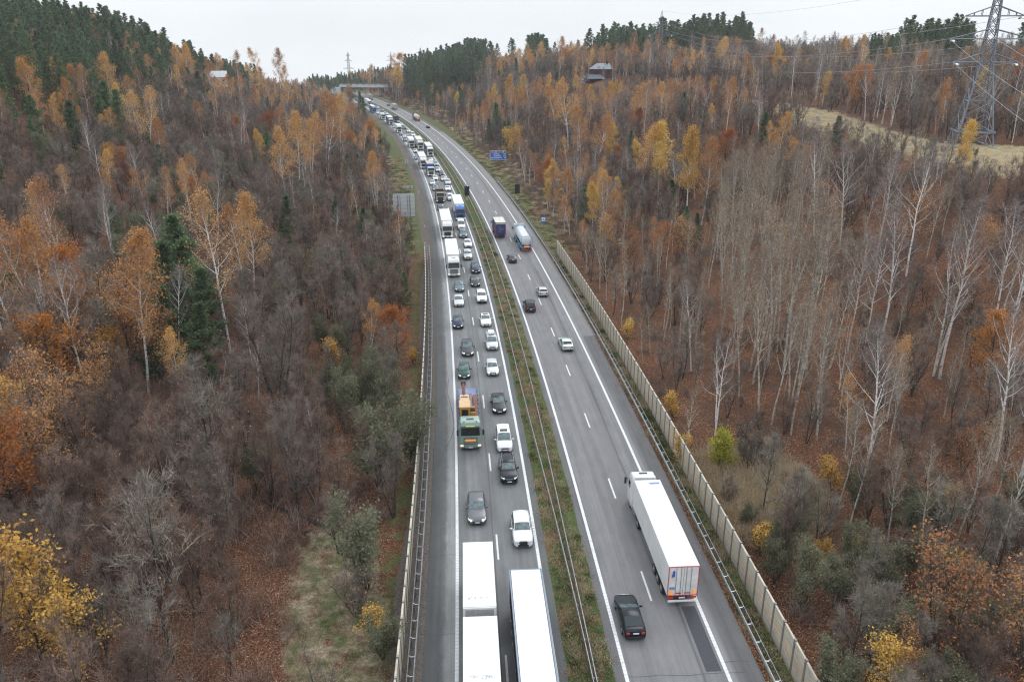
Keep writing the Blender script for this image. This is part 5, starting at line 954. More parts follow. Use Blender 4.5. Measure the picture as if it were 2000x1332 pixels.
def broad(kind, seed, h, stems, t0, limbs, Lmax, el, prof, bark, tm, lm, subs=6, twn=8, twl=.8, tww=.012, lf=0, lsize=.1, up=.12, lean=.06, r0=.13, tup=.1, lspread=.25, base_spread=.0, leafy=None, tspread=.55):
    tb = TB(seed); r = tb.r
    for sidx in range(stems):
        hh = h * (r.uniform(.78, 1) if sidx else 1); d = rdir(r, R(90 - base_spread * r.uniform(.5, 1))) + np.array([r.normal(0, lean), r.normal(0, lean), 0])
        P = tb.poly((r.normal(0, .12 * (stems > 1)), r.normal(0, .12 * (stems > 1)), -.4), d, hh, 9, .05, .05); rad = [r0 * (1 - k / 9.6) ** .8 * (hh / h) for k in range(10)]; tb.trunk.tube(P, [max(.018, x) for x in rad], 6)
        nl = max(3, limbs // stems); az = r.uniform(0, 6.28)
        for k in range(nl):
            t = t0 + (1 - t0) * (k + r.uniform(.1, .9)) / nl; i = min(int(t * 9), 8); p = P[i] + (P[i + 1] - P[i]) * (t * 9 - i); az += 2.4 + r.normal(0, .5); rel = (t - t0) / (1 - t0)
            L = Lmax * prof(rel) * r.uniform(.65, 1.15); e = R(el + r.normal(0, 9) + 18 * rel); dd = (math.cos(az) * math.cos(e), math.sin(az) * math.cos(e), math.sin(e)); Q = tb.poly(p, dd, L, 5, .1, up)
            lr = max(.014, rad[i] * .5); tb.trunk.tube(Q, [lr * (1 - j / 6.5) for j in range(6)], 4, cap=False)
            lff = lf if leafy is None else lf * leafy(rel, r)
            for j in range(subs):
                tt = r.uniform(.25, 1) * 5; jj = min(int(tt), 4); q = Q[jj] + (Q[jj + 1] - Q[jj]) * (tt - jj); b = Q[jj + 1] - Q[jj]; b /= np.linalg.norm(b) + 1e-9; qd = r.normal(0, 1, 3); qd /= np.linalg.norm(qd)
                Sx = tb.poly(q, b * .55 + qd * .5 + np.array([0, 0, .15]), max(.5, L * .42 * r.uniform(.5, 1.1)), 3, .13, up * .7); tb.ribbon(Sx, tww * 2.0, tww * 1.1); tb.twigs(Sx, twn, twl, tww, tspread, tup, lff, lsize, .1, lspread)
            tb.twigs(Q, twn // 2, twl, tww, tspread, tup, lff, lsize, .5, lspread)
    proto(kind, tb, h, bark, tm, lm)
def pine(kind, seed, h, t0, nb, Lmax, bark, lm, prof, clumps=5, blades=26, cs=.75, el=5, r0=.2, bl=.22):
    tb = TB(seed); r = tb.r; P = tb.poly((0, 0, -.4), (r.normal(0, .03), r.normal(0, .03), 1), h, 10, .018, .03); tb.trunk.tube(P, [max(.03, r0 * (1 - k / 10.6)) for k in range(11)], 7); az = 0
    for k in range(nb):
        t = t0 + (1 - t0) * (k + r.uniform(0, 1)) / nb; i = min(int(t * 10), 9); p = P[i] + (P[i + 1] - P[i]) * (t * 10 - i); az += 2.4 + r.normal(0, .6); rel = (t - t0) / (1 - t0); L = Lmax * prof(rel) * r.uniform(.6, 1.15); e = R(el + 35 * rel + r.normal(0, 8))
        Q = tb.poly(p, (math.cos(az) * math.cos(e), math.sin(az) * math.cos(e), math.sin(e)), L, 4, .08, .05); tb.trunk.tube(Q, [.045 * (1 - j / 5) + .01 for j in range(5)], 3, cap=False)
        for c in range(clumps):
            tt = (.35 + .65 * (c + r.uniform(0, 1)) / clumps) * 4; jj = min(int(tt), 3); c0 = Q[jj] + (Q[jj + 1] - Q[jj]) * (tt - jj) + r.normal(0, .22, 3) * np.array([1, 1, .6]) * min(1, L / 2)
            for _ in range(blades):
                o = r.normal(0, .42, 3) * np.array([1, 1, .45]) * cs; d = o / (np.linalg.norm(o) + 1e-6) + np.array([0, 0, .35]); tb.leaf(c0 + o, bl * r.uniform(.7, 1.3), np.cross(d, r.normal(0, 1, 3)))
    for q_ in range(16): o = r.normal(0, .12, 3) * np.array([1, 1, .3]); tb.leaf(P[-1] + o + np.array([0, 0, .05 * q_ - .5]), bl * .7, np.cross(np.array([o[0], o[1], 1.2]), r.normal(0, 1, 3)))
    proto(kind, tb, h, bark, PINEB, lm)
domep = lambda t: .55 + .75 * math.sin(math.pi * min(1, .15 + .8 * t)) - .55 * t; birchp = lambda t: .75 + .5 * math.sin(math.pi * min(1, t * 1.1)) - .75 * t; vase = lambda t: 1.0 - .45 * t; cone = lambda t: 1.0 - .9 * t; pinep = lambda t: (.62 + .5 * math.sin(math.pi * (.08 + .62 * t))) * (1 - .86 * t ** 2.6)
NV = 5
for k in range(NV):
    broad('birch_tree', 100 + k, 19, 1 + (k == 2), .34, 26, 4.3, 38, birchp, BIRCH, BIRCHT, LORG, 6, 8, .9, .009, 3.2 if k != 3 else 1.8, .12, .10, .05, .15, -.12, .28)
    broad('yellow_birch', 140 + k, 18, 1, .3, 26, 4.0, 40, birchp, BIRCH, BIRCHT, LYEL, 6, 8, .9, .009, 4.5, .135, .10, .05, .15, -.1, .28)
    broad('sparse_birch', 160 + k, 20, 1 + (k == 1), .36, 24, 4.6, 40, birchp, BIRCH, BIRCHT, LDUL, 6, 8, .9, .010, 1.9, .115, .12, .06, .16, -.05, .25, leafy=lambda t, r: 1.0)
    broad('bare_birch', 180 + k, 19, 1 + (k == 2), .36, 24, 5.0, 42, birchp, BIRCH, BIRCHT, LDUL, 6, 8, .95, .011, .03, .09, .12, .05, .145, .02)
    broad('bare_tree', 200 + k, 10.5, 3 + k % 3, .2, 34, 3.3, 48, vase, DARKB, TWIG, LDUL, 7, 12, .9, .010, .012, .08, .10, .08, .11, .14, base_spread=14)
    broad('reddish_bare_tree', 230 + k, 9.5, 3 + k % 2, .18, 32, 3.0, 54, vase, DARKB, TWIGR, LDUL, 7, 12, .9, .010, .03, .08, .12, .08, .09, .18, base_spread=12)
    broad('grey_bare_tree', 260 + k, 12, 1 + k % 2, .22, 28, 3.8, 44, domep, DARKB, TWIGG, LDUL, 7, 9, .85, .011, .01, .08, .10, .08, .12, .12, base_spread=8)
    broad('aspen_tree', 300 + k, 17, 1, .40, 22, 3.4, 48, birchp, ASPB, ASPT, LDUL, 5, 7, .85, .009, .16, .085, .12, .05, .13, .1)
    pine('pine_tree', 400 + k, 24, .30, 44, 3.6, PINEB, LPIN, pinep, 6, 20, .55, 12, .22, .20)
    pine('young_pine', 430 + k, 12, .08, 54, 3.5, PINEB, LSPR, lambda t: (.8 + .25 * math.sin(3.1 * t)) * (1 - .95 * t ** 1.6), 6, 20, .62, 14, .13, .17)
for k in range(3):
    pine('spruce_tree', 460 + k, 14, .05, 60, 3.3, PINEB, LPIN, cone, 5, 22, .7, -4, .16, .16)
    broad('oak_tree', 500 + k, 13, 1, .2, 26, 5.2, 30, domep, DARKB, TWIG, LOAK, 7, 9, .8, .012, 3.2, .15, .08, .05, .2, .05, .3)
    broad('gold_maple', 520 + k, 9, 2, .16, 22, 3.4, 40, domep, DARKB, TWIG, LYEL, 6, 8, .7, .011, 2.2, .14, .08, .07, .09, .05, .28)
    broad('dull_leaf_tree', 540 + k, 11, 2, .2, 26, 3.8, 42, vase, DARKB, TWIG, LDUL, 6, 9, .8, .011, 1.3, .125, .10, .07, .11, .08, .28, base_spread=10)
    broad('willow_bush', 560 + k, 6.5, 4, .12, 30, 2.8, 50, vase, DARKB, TWIGG, LOLV, 6, 9, .7, .010, 3.4, .10, .10, .1, .07, .12, .2, base_spread=22)
    broad('bare_bush', 580 + k, 4.2, 6, .08, 30, 1.9, 55, vase, DARKB, TWIG, LDUL, 6, 10, .6, .009, .05, .07, .10, .1, .045, .18, base_spread=28)
    broad('gold_bush', 600 + k, 3.4, 4, .1, 20, 1.8, 50, vase, DARKB, TWIG, LYEL, 5, 8, .5, .009, 1.6, .115, .10, .1, .04, .12, .2, base_spread=26)
    broad('lime_bush', 620 + k, 4.5, 4, .1, 24, 2.0, 48, vase, DARKB, TWIG, LLIM, 6, 9, .5, .009, 2.2, .11, .10, .1, .05, .12, .22, base_spread=20)
    broad('red_bush', 640 + k, 4.2, 4, .1, 24, 2.2, 48, vase, DARKB, TWIGR, LRED, 6, 9, .5, .009, 1.2, .09, .10, .1, .05, .12, .22, base_spread=20)
def clump(kind, seed, n, h, w, m, sprd, rad):
    tb = TB(seed); r = tb.r
    for _ in range(n):
        p = np.array([r.normal(0, rad), r.normal(0, rad), -.05]); d = np.array([r.normal(0, sprd), r.normal(0, sprd), 1]); tb.ribbon(tb.poly(p, d, h * r.uniform(.5, 1.15), 3, .15, .0), w, w * .4)
    me = tb.crown(kind, m, m); PROTO.setdefault(kind, []).append((None, me, h))
for k in range(3):
    clump('brush', 700 + k, 130, 1.9, .012, TWIG, .55, .55); clump('red_brush', 710 + k, 120, 1.6, .012, TWIGR, .6, .5); clump('reed', 720 + k, 150, 1.15, .016, LSTR, .42, .5); clump('field_grass', 730 + k, 150, .55, .02, LSTR, .6, .6); clump('verge_grass', 740 + k, 130, .3, .016, leaf_mat('green grass', (.045, .062, .02), (.125, .14, .052), .2) if k == 0 else bpy.data.materials['green grass'], .7, .4)
# ------------------------------------------------------------------ planting
PL = []           # (screen size, kind, variant, x, y, z, rz, scale, hero label or None, lean)
rng = random.Random(11)
MAXV = {k: len(v) for k, v in PROTO.items()}
taken = []
def plant(kind, x, y, s, label=None, z=None, lean=0.0):
    z = float(terr(x, y)) if z is None else z; v = rng.randrange(MAXV[kind]); h = PROTO[kind][v][2] * s; u, vv, zc = proj(x, y, z)
    WIN = [(795, 940, 163, 560), (1140, 1192, 160, 400), (1190, 1445, 152, 452), (600, 760, 160, 690), (400, 450, 134, 415), (1440, 1560, 222, 215), (1560, 1660, 240, 215), (1660, 1760, 260, 215), (1760, 1850, 276, 200), (1850, 1890, 262, 160), (1890, 2050, 318, 168), (940, 1010, 258, 270)]
    if label is None:
        for a_, b_, vm_, zm_ in WIN:
            if a_ < u < b_ and zc < zm_ and vv > vm_ + 15:
                vt_ = proj(x, y, z + h)[1]; lim = vm_ + rng.uniform(-4, 16) - (rng.uniform(0, 60) if u > 1430 and rng.random() < .45 else 0)
                if vt_ < lim: f_ = max(.3, (vv - lim) / (vv - vt_)); s *= f_; h *= f_
    PL.append((h / max(zc, 5), kind, v, x, y, z, rng.uniform(0, 6.28), s, label, lean))
def hero(kind, u, vb, vt, label=None, wide=1.0):
    """tree whose foot shows at (u, vb) and whose top shows at height vt"""
    p = hit(u, vb)
    if p is None: return
    x, y = p; z = float(terr(x, y)); lo, hi = .5, 45.0
    for _ in range(30):
        m = (lo + hi) / 2; vv = proj(x, y, z + m)[1]
        if vv > vt: lo = m
        else: hi = m
    h0 = PROTO[kind][0][2]; plant(kind, x, y, lo / h0, label); taken.append((x, y, 2.0 * wide))
L_ = 'left'; 
HERO = [  # kind, u, v foot, v top, label
 ('birch_tree', 298, 312, 168, 'orange crowned birch clump with long bare white trunks on the left slope'), ('birch_tree', 285, 316, 176, None), ('birch_tree', 322, 345, 232, 'small orange birch standing right beside the white trunked clump on the left slope'),
 ('birch_tree', 130, 225, 112, 'orange birch with slanting white trunk below the left pine ridge'), ('sparse_birch', 165, 235, 130, None), ('sparse_birch', 212, 205, 122, None), ('sparse_birch', 270, 170, 62, None), ('bare_birch', 232, 165, 62, 'leafless pale birch against the dark pines of the left ridge'),
 ('yellow_birch', 385, 170, 92, 'bright yellow birch left of the house with the pale roof'), ('birch_tree', 358, 165, 100, None), ('sparse_birch', 470, 195, 100, None), ('birch_tree', 548, 190, 95, None), ('birch_tree', 555, 195, 128, None), ('birch_tree', 505, 170, 92, None), ('birch_tree', 430, 172, 118, None),
 ('birch_tree', 585, 380, 218, None), ('birch_tree', 560, 400, 250, None), ('birch_tree', 640, 345, 178, 'tall orange birch beside the bend of the road on the left'), ('birch_tree', 665, 300, 182, None), ('birch_tree', 690, 275, 200, None), ('birch_tree', 612, 370, 220, None),
 ('sparse_birch', 450, 690, 372, 'tall white trunked birch with bare lower limbs in the left middle woods'), ('birch_tree', 500, 600, 376, 'golden orange leafy birch right behind the tall white trunked birch'), ('birch_tree', 478, 590, 400, None), ('sparse_birch', 60, 740, 400, 'leaning pale birch with thin orange leaves at the left edge'), ('sparse_birch', 25, 700, 420, None), ('sparse_birch', 95, 690, 395, None), ('birch_tree', 110, 700, 430, None), ('oak_tree', 130, 790, 620, None), ('dull_leaf_tree', 60, 860, 700, None), ('dull_leaf_tree', 190, 850, 690, None), ('sparse_birch', 160, 620, 338, None), ('sparse_birch', 140, 600, 350, None), ('grey_bare_tree', 215, 720, 470, 'grey leafless forked tree between orange birches on the left'), ('birch_tree', 290, 770, 445, 'slender birch with orange lower leaves left of the green pines'), ('gold_maple', 225, 750, 632, 'bright yellow low tree in the left middle woods'), ('birch_tree', 355, 790, 645, None),
 ('young_pine', 375, 640, 412, 'tall dark green pine in the left middle woods'), ('young_pine', 330, 720, 560, 'dark green pine in front of the tall pine on the left'), ('young_pine', 400, 760, 590, None), ('young_pine', 345, 690, 470, None), ('young_pine', 410, 700, 520, None), ('young_pine', 300, 740, 610, None), ('willow_bush', 750, 770, 690, None), ('willow_bush', 720, 800, 700, None), ('bare_bush', 765, 452, 400, None), ('bare_bush', 778, 470, 415, None), ('bare_tree', 752, 440, 360, None), ('bare_bush', 795, 480, 440, None), ('birch_tree', 415, 172, 122, None), ('birch_tree', 440, 178, 130, None), ('bare_birch', 425, 176, 128, None), ('young_pine', 620, 130, 112, None), ('young_pine', 150, 290, 230, None), ('young_pine', 525, 225, 190, None), ('young_pine', 360, 285, 235, None), ('young_pine', 570, 500, 425, 'small green pine alone among bare trees left of the road'), ('young_pine', 683, 360, 298, 'round light green pine beside the road bend on the left'), ('young_pine', 700, 352, 300, None),
 ('young_pine', 205, 260, 182, 'dark green pine with rounded crown on the left slope'), ('young_pine', 218, 265, 205, None), ('pine_tree', 318, 210, 105, 'single dark slender pine among golden birches on the upper left slope'), ('young_pine', 55, 225, 172, None), ('young_pine', 15, 190, 130, None), ('young_pine', 590, 190, 165, None), ('spruce_tree', 705, 222, 178, 'dark conifer hiding the far end of the queue'), ('spruce_tree', 712, 230, 190, None),
 ('oak_tree', 60, 200, 115, 'russet leaved oak among green pines at the far left'), ('oak_tree', 250, 340, 290, None), ('gold_maple', 215, 350, 282, 'small golden tree on the left slope below the white trunked birches'), ('red_bush', 250, 375, 320, 'dark red shrub in the bare woods on the left slope'), ('red_bush', 120, 262, 240, None),
 ('oak_tree', 40, 1010, 800, 'russet leaved tree cut by the lower left edge'), ('dull_leaf_tree', 110, 960, 760, None), ('dull_leaf_tree', 150, 900, 700, None), ('gold_maple', 150, 1330, 1150, None), ('gold_maple', 85, 1290, 1060, 'large golden leaved tree at the bottom left'), ('gold_maple', 20, 1230, 1090, None), ('gold_maple', 30, 880, 740, None), ('oak_tree', 780, 700, 600, 'small orange tree close to the left noise barrier'), ('gold_bush', 808, 712, 685, None), ('gold_bush', 660, 720, 670, None),
 ('grey_bare_tree', 340, 1290, 950, 'tall bare tree with fine grey twigs near the bottom left'), ('grey_bare_tree', 450, 1320, 1190, 'small pale leafless tree on leaf covered ground at the bottom left'), ('bare_tree', 585, 1000, 810, 'dark bare tree above the fallen log left of the barrier'), ('bare_tree', 620, 990, 830, None), ('willow_bush', 500, 960, 870, None), ('willow_bush', 720, 1150, 1000, 'olive leaved willow standing at the edge of the grassy clearing'), ('bare_bush', 700, 1200, 1110, None), ('gold_bush', 735, 1250, 1195, None), ('willow_bush', 750, 1290, 1200, None), ('bare_tree', 660, 1080, 960, None), ('willow_bush', 740, 960, 800, 'olive willow leaning over the left noise barrier'), ('willow_bush', 800, 905, 790, 'olive willow branch reaching over the left shoulder beside the barrier'), ('willow_bush', 770, 880, 800, None), ('willow_bush', 690, 840, 740, None), ('willow_bush', 400, 940, 870, None), ('bare_tree', 770, 1010, 850, None), ('bare_tree', 545, 830, 560, None), ('willow_bush', 545, 640, 560, 'grey green willow crown among bare trees in the left middle woods'),
 # right side
 ('spruce_tree', 972, 278, 200, 'dark spruce on the right bank above the blue direction sign'), ('spruce_tree', 958, 285, 232, None), ('spruce_tree', 985, 292, 236, None), ('gold_maple', 1000, 310, 248, 'yellow tree right of the blue direction sign'), ('birch_tree', 945, 265, 195, None), ('young_pine', 900, 215, 165, None), ('young_pine', 925, 210, 162, None), ('young_pine', 850, 205, 150, None), ('young_pine', 838, 212, 165, None), ('spruce_tree', 862, 212, 168, None), ('birch_tree', 782, 185, 132, None), ('yellow_birch', 778, 192, 130, None), ('birch_tree', 768, 192, 136, None), ('bare_tree', 762, 190, 146, None), ('birch_tree', 774, 190, 140, None), ('bare_tree', 770, 196, 150, None), ('willow_bush', 690, 205, 160, None), ('birch_tree', 676, 205, 150, None), ('dull_leaf_tree', 683, 210, 158, None), ('bare_bush', 1420, 985, 930, None), ('willow_bush', 1455, 1030, 985, None), ('bare_bush', 1545, 985, 930, None), ('gold_bush', 792, 207, 195, 'orange gold bush beside the far right road'), ('oak_tree', 783, 160, 108, None), ('birch_tree', 835, 160, 120, None),
 ('birch_tree', 1110, 290, 150, None), ('birch_tree', 1135, 330, 205, None), ('birch_tree', 1165, 350, 215, None), ('yellow_birch', 1190, 340, 240, 'bright golden birch in the middle of the right slope'), ('birch_tree', 1085, 280, 165, None), ('birch_tree', 1250, 400, 240, None), ('yellow_birch', 1285, 400, 240, None), ('yellow_birch', 1340, 430, 250, 'tall golden birch with white stems on the right slope'), ('birch_tree', 1370, 440, 268, None), ('birch_tree', 1215, 330, 325, None), ('sparse_birch', 1290, 400, 330, None), ('birch_tree', 1352, 240, 146, 'round topped orange birch below the right pine copse'), ('birch_tree', 1418, 260, 140, None), ('birch_tree', 1255, 260, 160, None), ('birch_tree', 1285, 250, 155, None), ('oak_tree', 1415, 320, 255, None), ('birch_tree', 1520, 330, 218, 'orange birch at the left end of the dry grass field'), ('young_pine', 1490, 285, 218, None), ('young_pine', 1630, 292, 225, 'lone dark green pine in front of the dry grass field'), ('oak_tree', 1670, 222, 130, 'bright russet oak at the forest edge above the dry grass field'), ('oak_tree', 1985, 190, 95, 'russet oak behind the large right pylon'), ('yellow_birch', 1870, 360, 236, 'golden birch in front of the foot of the large pylon'), ('gold_maple', 1895, 345, 290, None), ('gold_maple', 1995, 260, 180, 'yellow tree cut by the right edge beside the pylon'), ('birch_tree', 1405, 150, 72, None),
 ('birch_tree', 1275, 500, 425, 'round orange birch low on the right slope near the road'), ('oak_tree', 1290, 520, 440, None), ('spruce_tree', 1360, 470, 415, None), ('young_pine', 1310, 420, 350, None), ('young_pine', 1455, 420, 380, None),
 ('bare_birch', 1690, 335, 246, None), ('sparse_birch', 1775, 342, 240, None), ('bare_birch', 1805, 345, 250, None), ('bare_bush', 1790, 292, 268, None), ('willow_bush', 1815, 300, 272, None), ('bare_bush', 1840, 300, 275, None), ('bare_tree', 1760, 300, 262, None), ('bare_birch', 1600, 310, 246, None), ('bare_tree', 1560, 300, 232, None), ('sparse_birch', 1655, 325, 255, None), ('willow_bush', 1905, 310, 292, None), ('bare_bush', 1950, 335, 312, None), ('bare_birch', 1715, 690, 385, 'tall bare white birch, first of the pair in the right woods'), ('bare_birch', 1690, 690, 440, None), ('bare_birch', 1655, 690, 450, 'slim bare white birch left of the tall white pair in the right woods'), ('bare_birch', 1835, 740, 380, 'bare white birch with spreading crown in the right woods'), ('bare_birch', 1822, 735, 430, None), ('bare_birch', 1930, 680, 385, None), ('bare_birch', 1960, 690, 400, None), ('bare_birch', 1945, 900, 580, 'thick white birch trunk at the right edge'), ('bare_birch', 1680, 960, 630, 'slim white birch in front of the leaf covered ground on the right'), ('bare_birch', 1395, 850, 650, 'small white birch just behind the right noise barrier'), ('bare_birch', 1350, 725, 545, None), ('bare_birch', 1640, 480, 270, None), ('bare_birch', 1590, 470, 265, None), ('bare_birch', 1710, 520, 300, None), ('bare_birch', 1770, 540, 270, None), ('sparse_birch', 1560, 430, 280, None), ('bare_birch', 1985, 960, 600, None), ('oak_tree', 1930, 760, 620, 'orange leaved tree behind the thick white birch at the right edge'), ('sparse_birch', 1640, 760, 620, None),
 ('aspen_tree', 1530, 730, 400, None), ('aspen_tree', 1560, 740, 395, None), ('aspen_tree', 1575, 735, 390, None), ('aspen_tree', 1500, 720, 405, None), ('aspen_tree', 1470, 750, 440, None), ('aspen_tree', 1430, 730, 470, 'grey green aspen at the road side of the aspen stand'), ('aspen_tree', 1545, 850, 600, 'slender aspen standing alone above the reed grass'), ('aspen_tree', 1595, 850, 600, None), ('aspen_tree', 1735, 1070, 860, None), ('aspen_tree', 1800, 1080, 870, None), ('aspen_tree', 1870, 1050, 800, None), ('aspen_tree', 1940, 1100, 820, None), ('aspen_tree', 1620, 720, 480, None), ('aspen_tree', 1480, 790, 600, None), ('aspen_tree', 1735, 900, 700, None),
 ('lime_bush', 1405, 918, 848, 'yellow green leafy bush behind the right noise barrier'), ('bare_bush', 1462, 918, 835, 'dark bare bush beside the yellow green bush'), ('bare_bush', 1490, 915, 845, None), ('gold_bush', 1315, 815, 775, 'small bright yellow bush behind the right noise barrier'), ('gold_bush', 1625, 960, 905, 'low yellow leaved bush on the dark leaf litter'), ('gold_bush', 1485, 1078, 1030, None), ('gold_bush', 1605, 1098, 1060, 'orange yellow bush among olive willows on the right'), ('red_bush', 1480, 1068, 1025, None), ('willow_bush', 1560, 1180, 1080, 'broad olive willow close behind the right noise barrier'), ('willow_bush', 1510, 1140, 1060, None), ('willow_bush', 1720, 1170, 1060, None), ('willow_bush', 1770, 1130, 1055, None), ('willow_bush', 1830, 1170, 1085, None), ('willow_bush', 1660, 1130, 1040, None), ('willow_bush', 1800, 1240, 1170, None), ('grey_bare_tree', 1650, 1330, 1110, 'wide bare pale twigged tree at the bottom right'), ('grey_bare_tree', 1700, 1320, 1150, None), ('dull_leaf_tree', 1770, 1390, 1250, 'leafy orange tree cut by the bottom edge at the right'), ('gold_maple', 1740, 1400, 1260, None), ('willow_bush', 1620, 1380, 1270, None), ('red_bush', 1860, 1210, 1120, None), ('gold_bush', 1330, 905, 860, None), ('gold_bush', 1225, 660, 630, None),
]
for q in HERO: hero(q[0], q[1], q[2], q[3], q[4])
# ---- pines on the ridges and copses
def fill(y0, y1, d0, d1, step, fn):
    y = y0
    while y < y1:
        d = d0
        while d < d1:
            yy = y + rng.uniform(-.5, .5) * step; dd = d + rng.uniform(-.5, .5) * step; X, Y = rp(yy, dd); X = float(X); Y = float(Y); Z = float(terr(X, Y)); u, v, zc = proj(X, Y, Z); vt = proj(X, Y, Z + 20)[1]
            if zc > 20 and -120 < u < 2120 and vt < 1420 and v > 20: fn(X, Y, Z, dd, yy, u, v, zc)
            d += step
        y += step
def clear(X, Y, r):
    return all((X - a) ** 2 + (Y - b) ** 2 > (c + r) ** 2 * .35 for a, b, c in taken)
def left_pines(X, Y, Z, d, yy, u, v, zc):
    a = -d; edge = 112 + 10 * float(wob(X * 2, Y * 2)) - 30 * float(sm(Y, 430, 600))
    if a > edge and not (330 < u < 480 and zc < 440 and v > 120): plant('pine_tree' if rng.random() < .9 else 'sparse_birch', X, Y, rng.uniform(.5, .95) * (.90 + .2 * float(sm(Y, 280, 380)) - .14 * float(sm(Y, 430, 600))))
    elif a > edge - 16 and rng.random() < .25: plant(rng.choice(['young_pine', 'birch_tree', 'bare_tree']), X, Y, rng.uniform(.7, 1.2))
fill(175, 660, -215, -70, 5.6, left_pines)
def right_pines(X, Y, Z, d, yy, u, v, zc):
    if 455 < zc < 560 and 1150 < u < 1470 and rng.random() < (.92 if 1188 < u < 1440 else .4): plant('pine_tree' if rng.random() < .93 else 'birch_tree', X, Y, rng.uniform(.78, 1.22))
    elif 560 < zc < 700 and (795 < u < 945 or 1035 < u < 1066 or rng.random() < .03) and 795 < u < 1190: plant('pine_tree' if rng.random() < .9 else 'bare_tree', X, Y, rng.uniform(.85, 1.25))
    elif 330 < zc < 420 and 1690 < u < 1890 and rng.random() < .85: plant('pine_tree', X, Y, rng.uniform(.62, .98) * (1.0 if u > 1750 else .7))
    elif 350 < zc < 420 and 1985 < u < 2080: plant('pine_tree', X, Y, rng.uniform(.7, .9))
fill(320, 740, 30, 300, 5.4, right_pines)
def far_belt(X, Y, Z, d, yy, u, v, zc):
    if 600 < u < 770 and zc > 745 and v < 200: plant(rng.choices(['spruce_tree', 'bare_tree', 'young_pine'], [.45, .35, .2])[0], X, Y, rng.uniform(.55, .95))
fill(760, 960, -150, 260, 8.0, far_belt)
# ---- the mixed woods
ASPZ = [(1390, 420), (1620, 400), (1640, 760), (1600, 860), (1440, 830), (1380, 640)]
def cl(X, Y, k): return float(wob(X * k + 31, Y * k - 17))
def woods(X, Y, Z, d, yy, u, v, zc):
    a = abs(d); left = d < 0
    if left and a < (17.5 if Y < 175 else 22.5 if Y < 330 else 19): return
    if not left and a < (17.5 if Y < 172 else 20.5 + 4 * float(sm(Y, 250, 300)) * (1 - float(sm(Y, 300, 340))) if Y < 330 else 20 if Y < 520 else 17): return
    if zc < 760 and (inpoly(u, v, POLY_CLEAR) or inpoly(u, v, POLY_REED) or (inpoly(u, v, POLY_FIELD) and Y < 420)): return
    if left and a > 112 and 175 < Y < 660: return
    if not left and 1145 < u < 1192 and 380 < zc < 425: return
    if not clear(X, Y, 1.3): return
    if left and 500 < u < 760 and v > 930 and rng.random() < .62: return          # open leaf covered floor above the clearing
    if left and 330 < u < 720 and v > 1030 and rng.random() < .60: return
    if not left and v > 560 and u > 1330 and rng.random() < .18: return
    if not left and v > 880 and u < 1700 and rng.random() < .15: return
    c = cl(X, Y, 1.7); r = rng.random(); s = rng.uniform(.55, 1.0) + .35 * max(-.3, cl(X, Y, 4.1))
    if left:
        gold = .01 + .02 * float(sm(Y, 150, 260)) + .24 * float(sm(c, .2, .5)) * float(sm(Y, 110, 200)) + .10 * float(sm(Y, 400, 480))
        if r < gold: k = rng.choices(['birch_tree', 'sparse_birch', 'yellow_birch', 'oak_tree'], [.5, .34, .08, .08])[0]; s *= .72
        elif r < gold + .035: k = 'bare_birch'; s *= .75
        elif r < gold + .05 + .07 * (cl(X, Y, 2.9) > .15): k = 'young_pine' if v < 800 else 'reddish_bare_tree'; s *= .8
        elif r < gold + .10: k = 'willow_bush'; s *= 1.1
        elif r < gold + (.26 if 480 < v < 800 and u < 330 else .05): k = rng.choice(['dull_leaf_tree', 'dull_leaf_tree', 'dull_leaf_tree', 'oak_tree']) if v > 480 else 'reddish_bare_tree'
        elif v > 700 and u > 640 and r < .55: k = 'willow_bush'
        elif r < (.66 if v > 640 else .42): k = 'reddish_bare_tree'
        elif r < (.70 if v > 640 else .54): k = 'grey_bare_tree'
        elif r < .76: k = rng.choice(['bare_bush', 'bare_bush', 'red_bush', 'willow_bush'])
        else: k = 'bare_tree'
        if v < 900 and k in ('bare_tree', 'grey_bare_tree', 'reddish_bare_tree'): s *= .92
    else:
        near = v > 470
        if inpoly(u, v, ASPZ) and r < .9: k = 'aspen_tree'; s = .85 + .25 * rng.random()
        elif not near:
            mid = u < 1460
            gold = (.04 + .55 * float(sm(c, .12, .42)) if mid else .05 + .08 * max(0, c)) + (.08 if Y > 380 and mid else 0)
            if u > 1440 and zc > 250: gold = .05
            if r < gold: k = rng.choices(['birch_tree', 'sparse_birch', 'yellow_birch', 'oak_tree'], [.46, .32, .14, .08])[0]; s *= .78
            elif r < gold + .10: k = 'bare_birch'; s *= .8
            elif r < gold + .135 and mid: k = rng.choice(['young_pine', 'spruce_tree']); s *= .8
            elif u > 1440 and r < gold + .22: k = 'aspen_tree'; s *= .85
            elif r < .55: k = 'reddish_bare_tree'
            elif r < .68: k = 'grey_bare_tree'
            elif r < .75: k = 'bare_bush'
            else: k = 'bare_tree'
        else:
            if v > 1040 and r < .62: k = rng.choice(['willow_bush', 'willow_bush', 'grey_bare_tree', 'bare_bush', 'gold_bush', 'dull_leaf_tree']); s *= .8
            elif r < .36: k = 'aspen_tree'; s = rng.uniform(.4, .8)
            elif r < .40: k = 'sparse_birch'; s *= .6
            elif r < .45: k = 'dull_leaf_tree'
            elif r < .55: k = 'bare_bush'
            elif r < .72: k = 'grey_bare_tree'; s *= .8
            elif r < .88: k = 'reddish_bare_tree'; s *= .75
            else: k = 'bare_tree'; s *= .8
    if Y > 420 and not left and u > 930: s *= 1.3 if u < 1450 else 1.08
    if left and Y > 430: s *= .82
    if a < 23 and Y > 172: s *= .7
    if Y > 330 and a < 26: s *= .8
    plant(k, X, Y, s)
fill(28, 235, -175, -14, 4.1, woods); fill(235, 800, -130, -14, 5.0, woods)
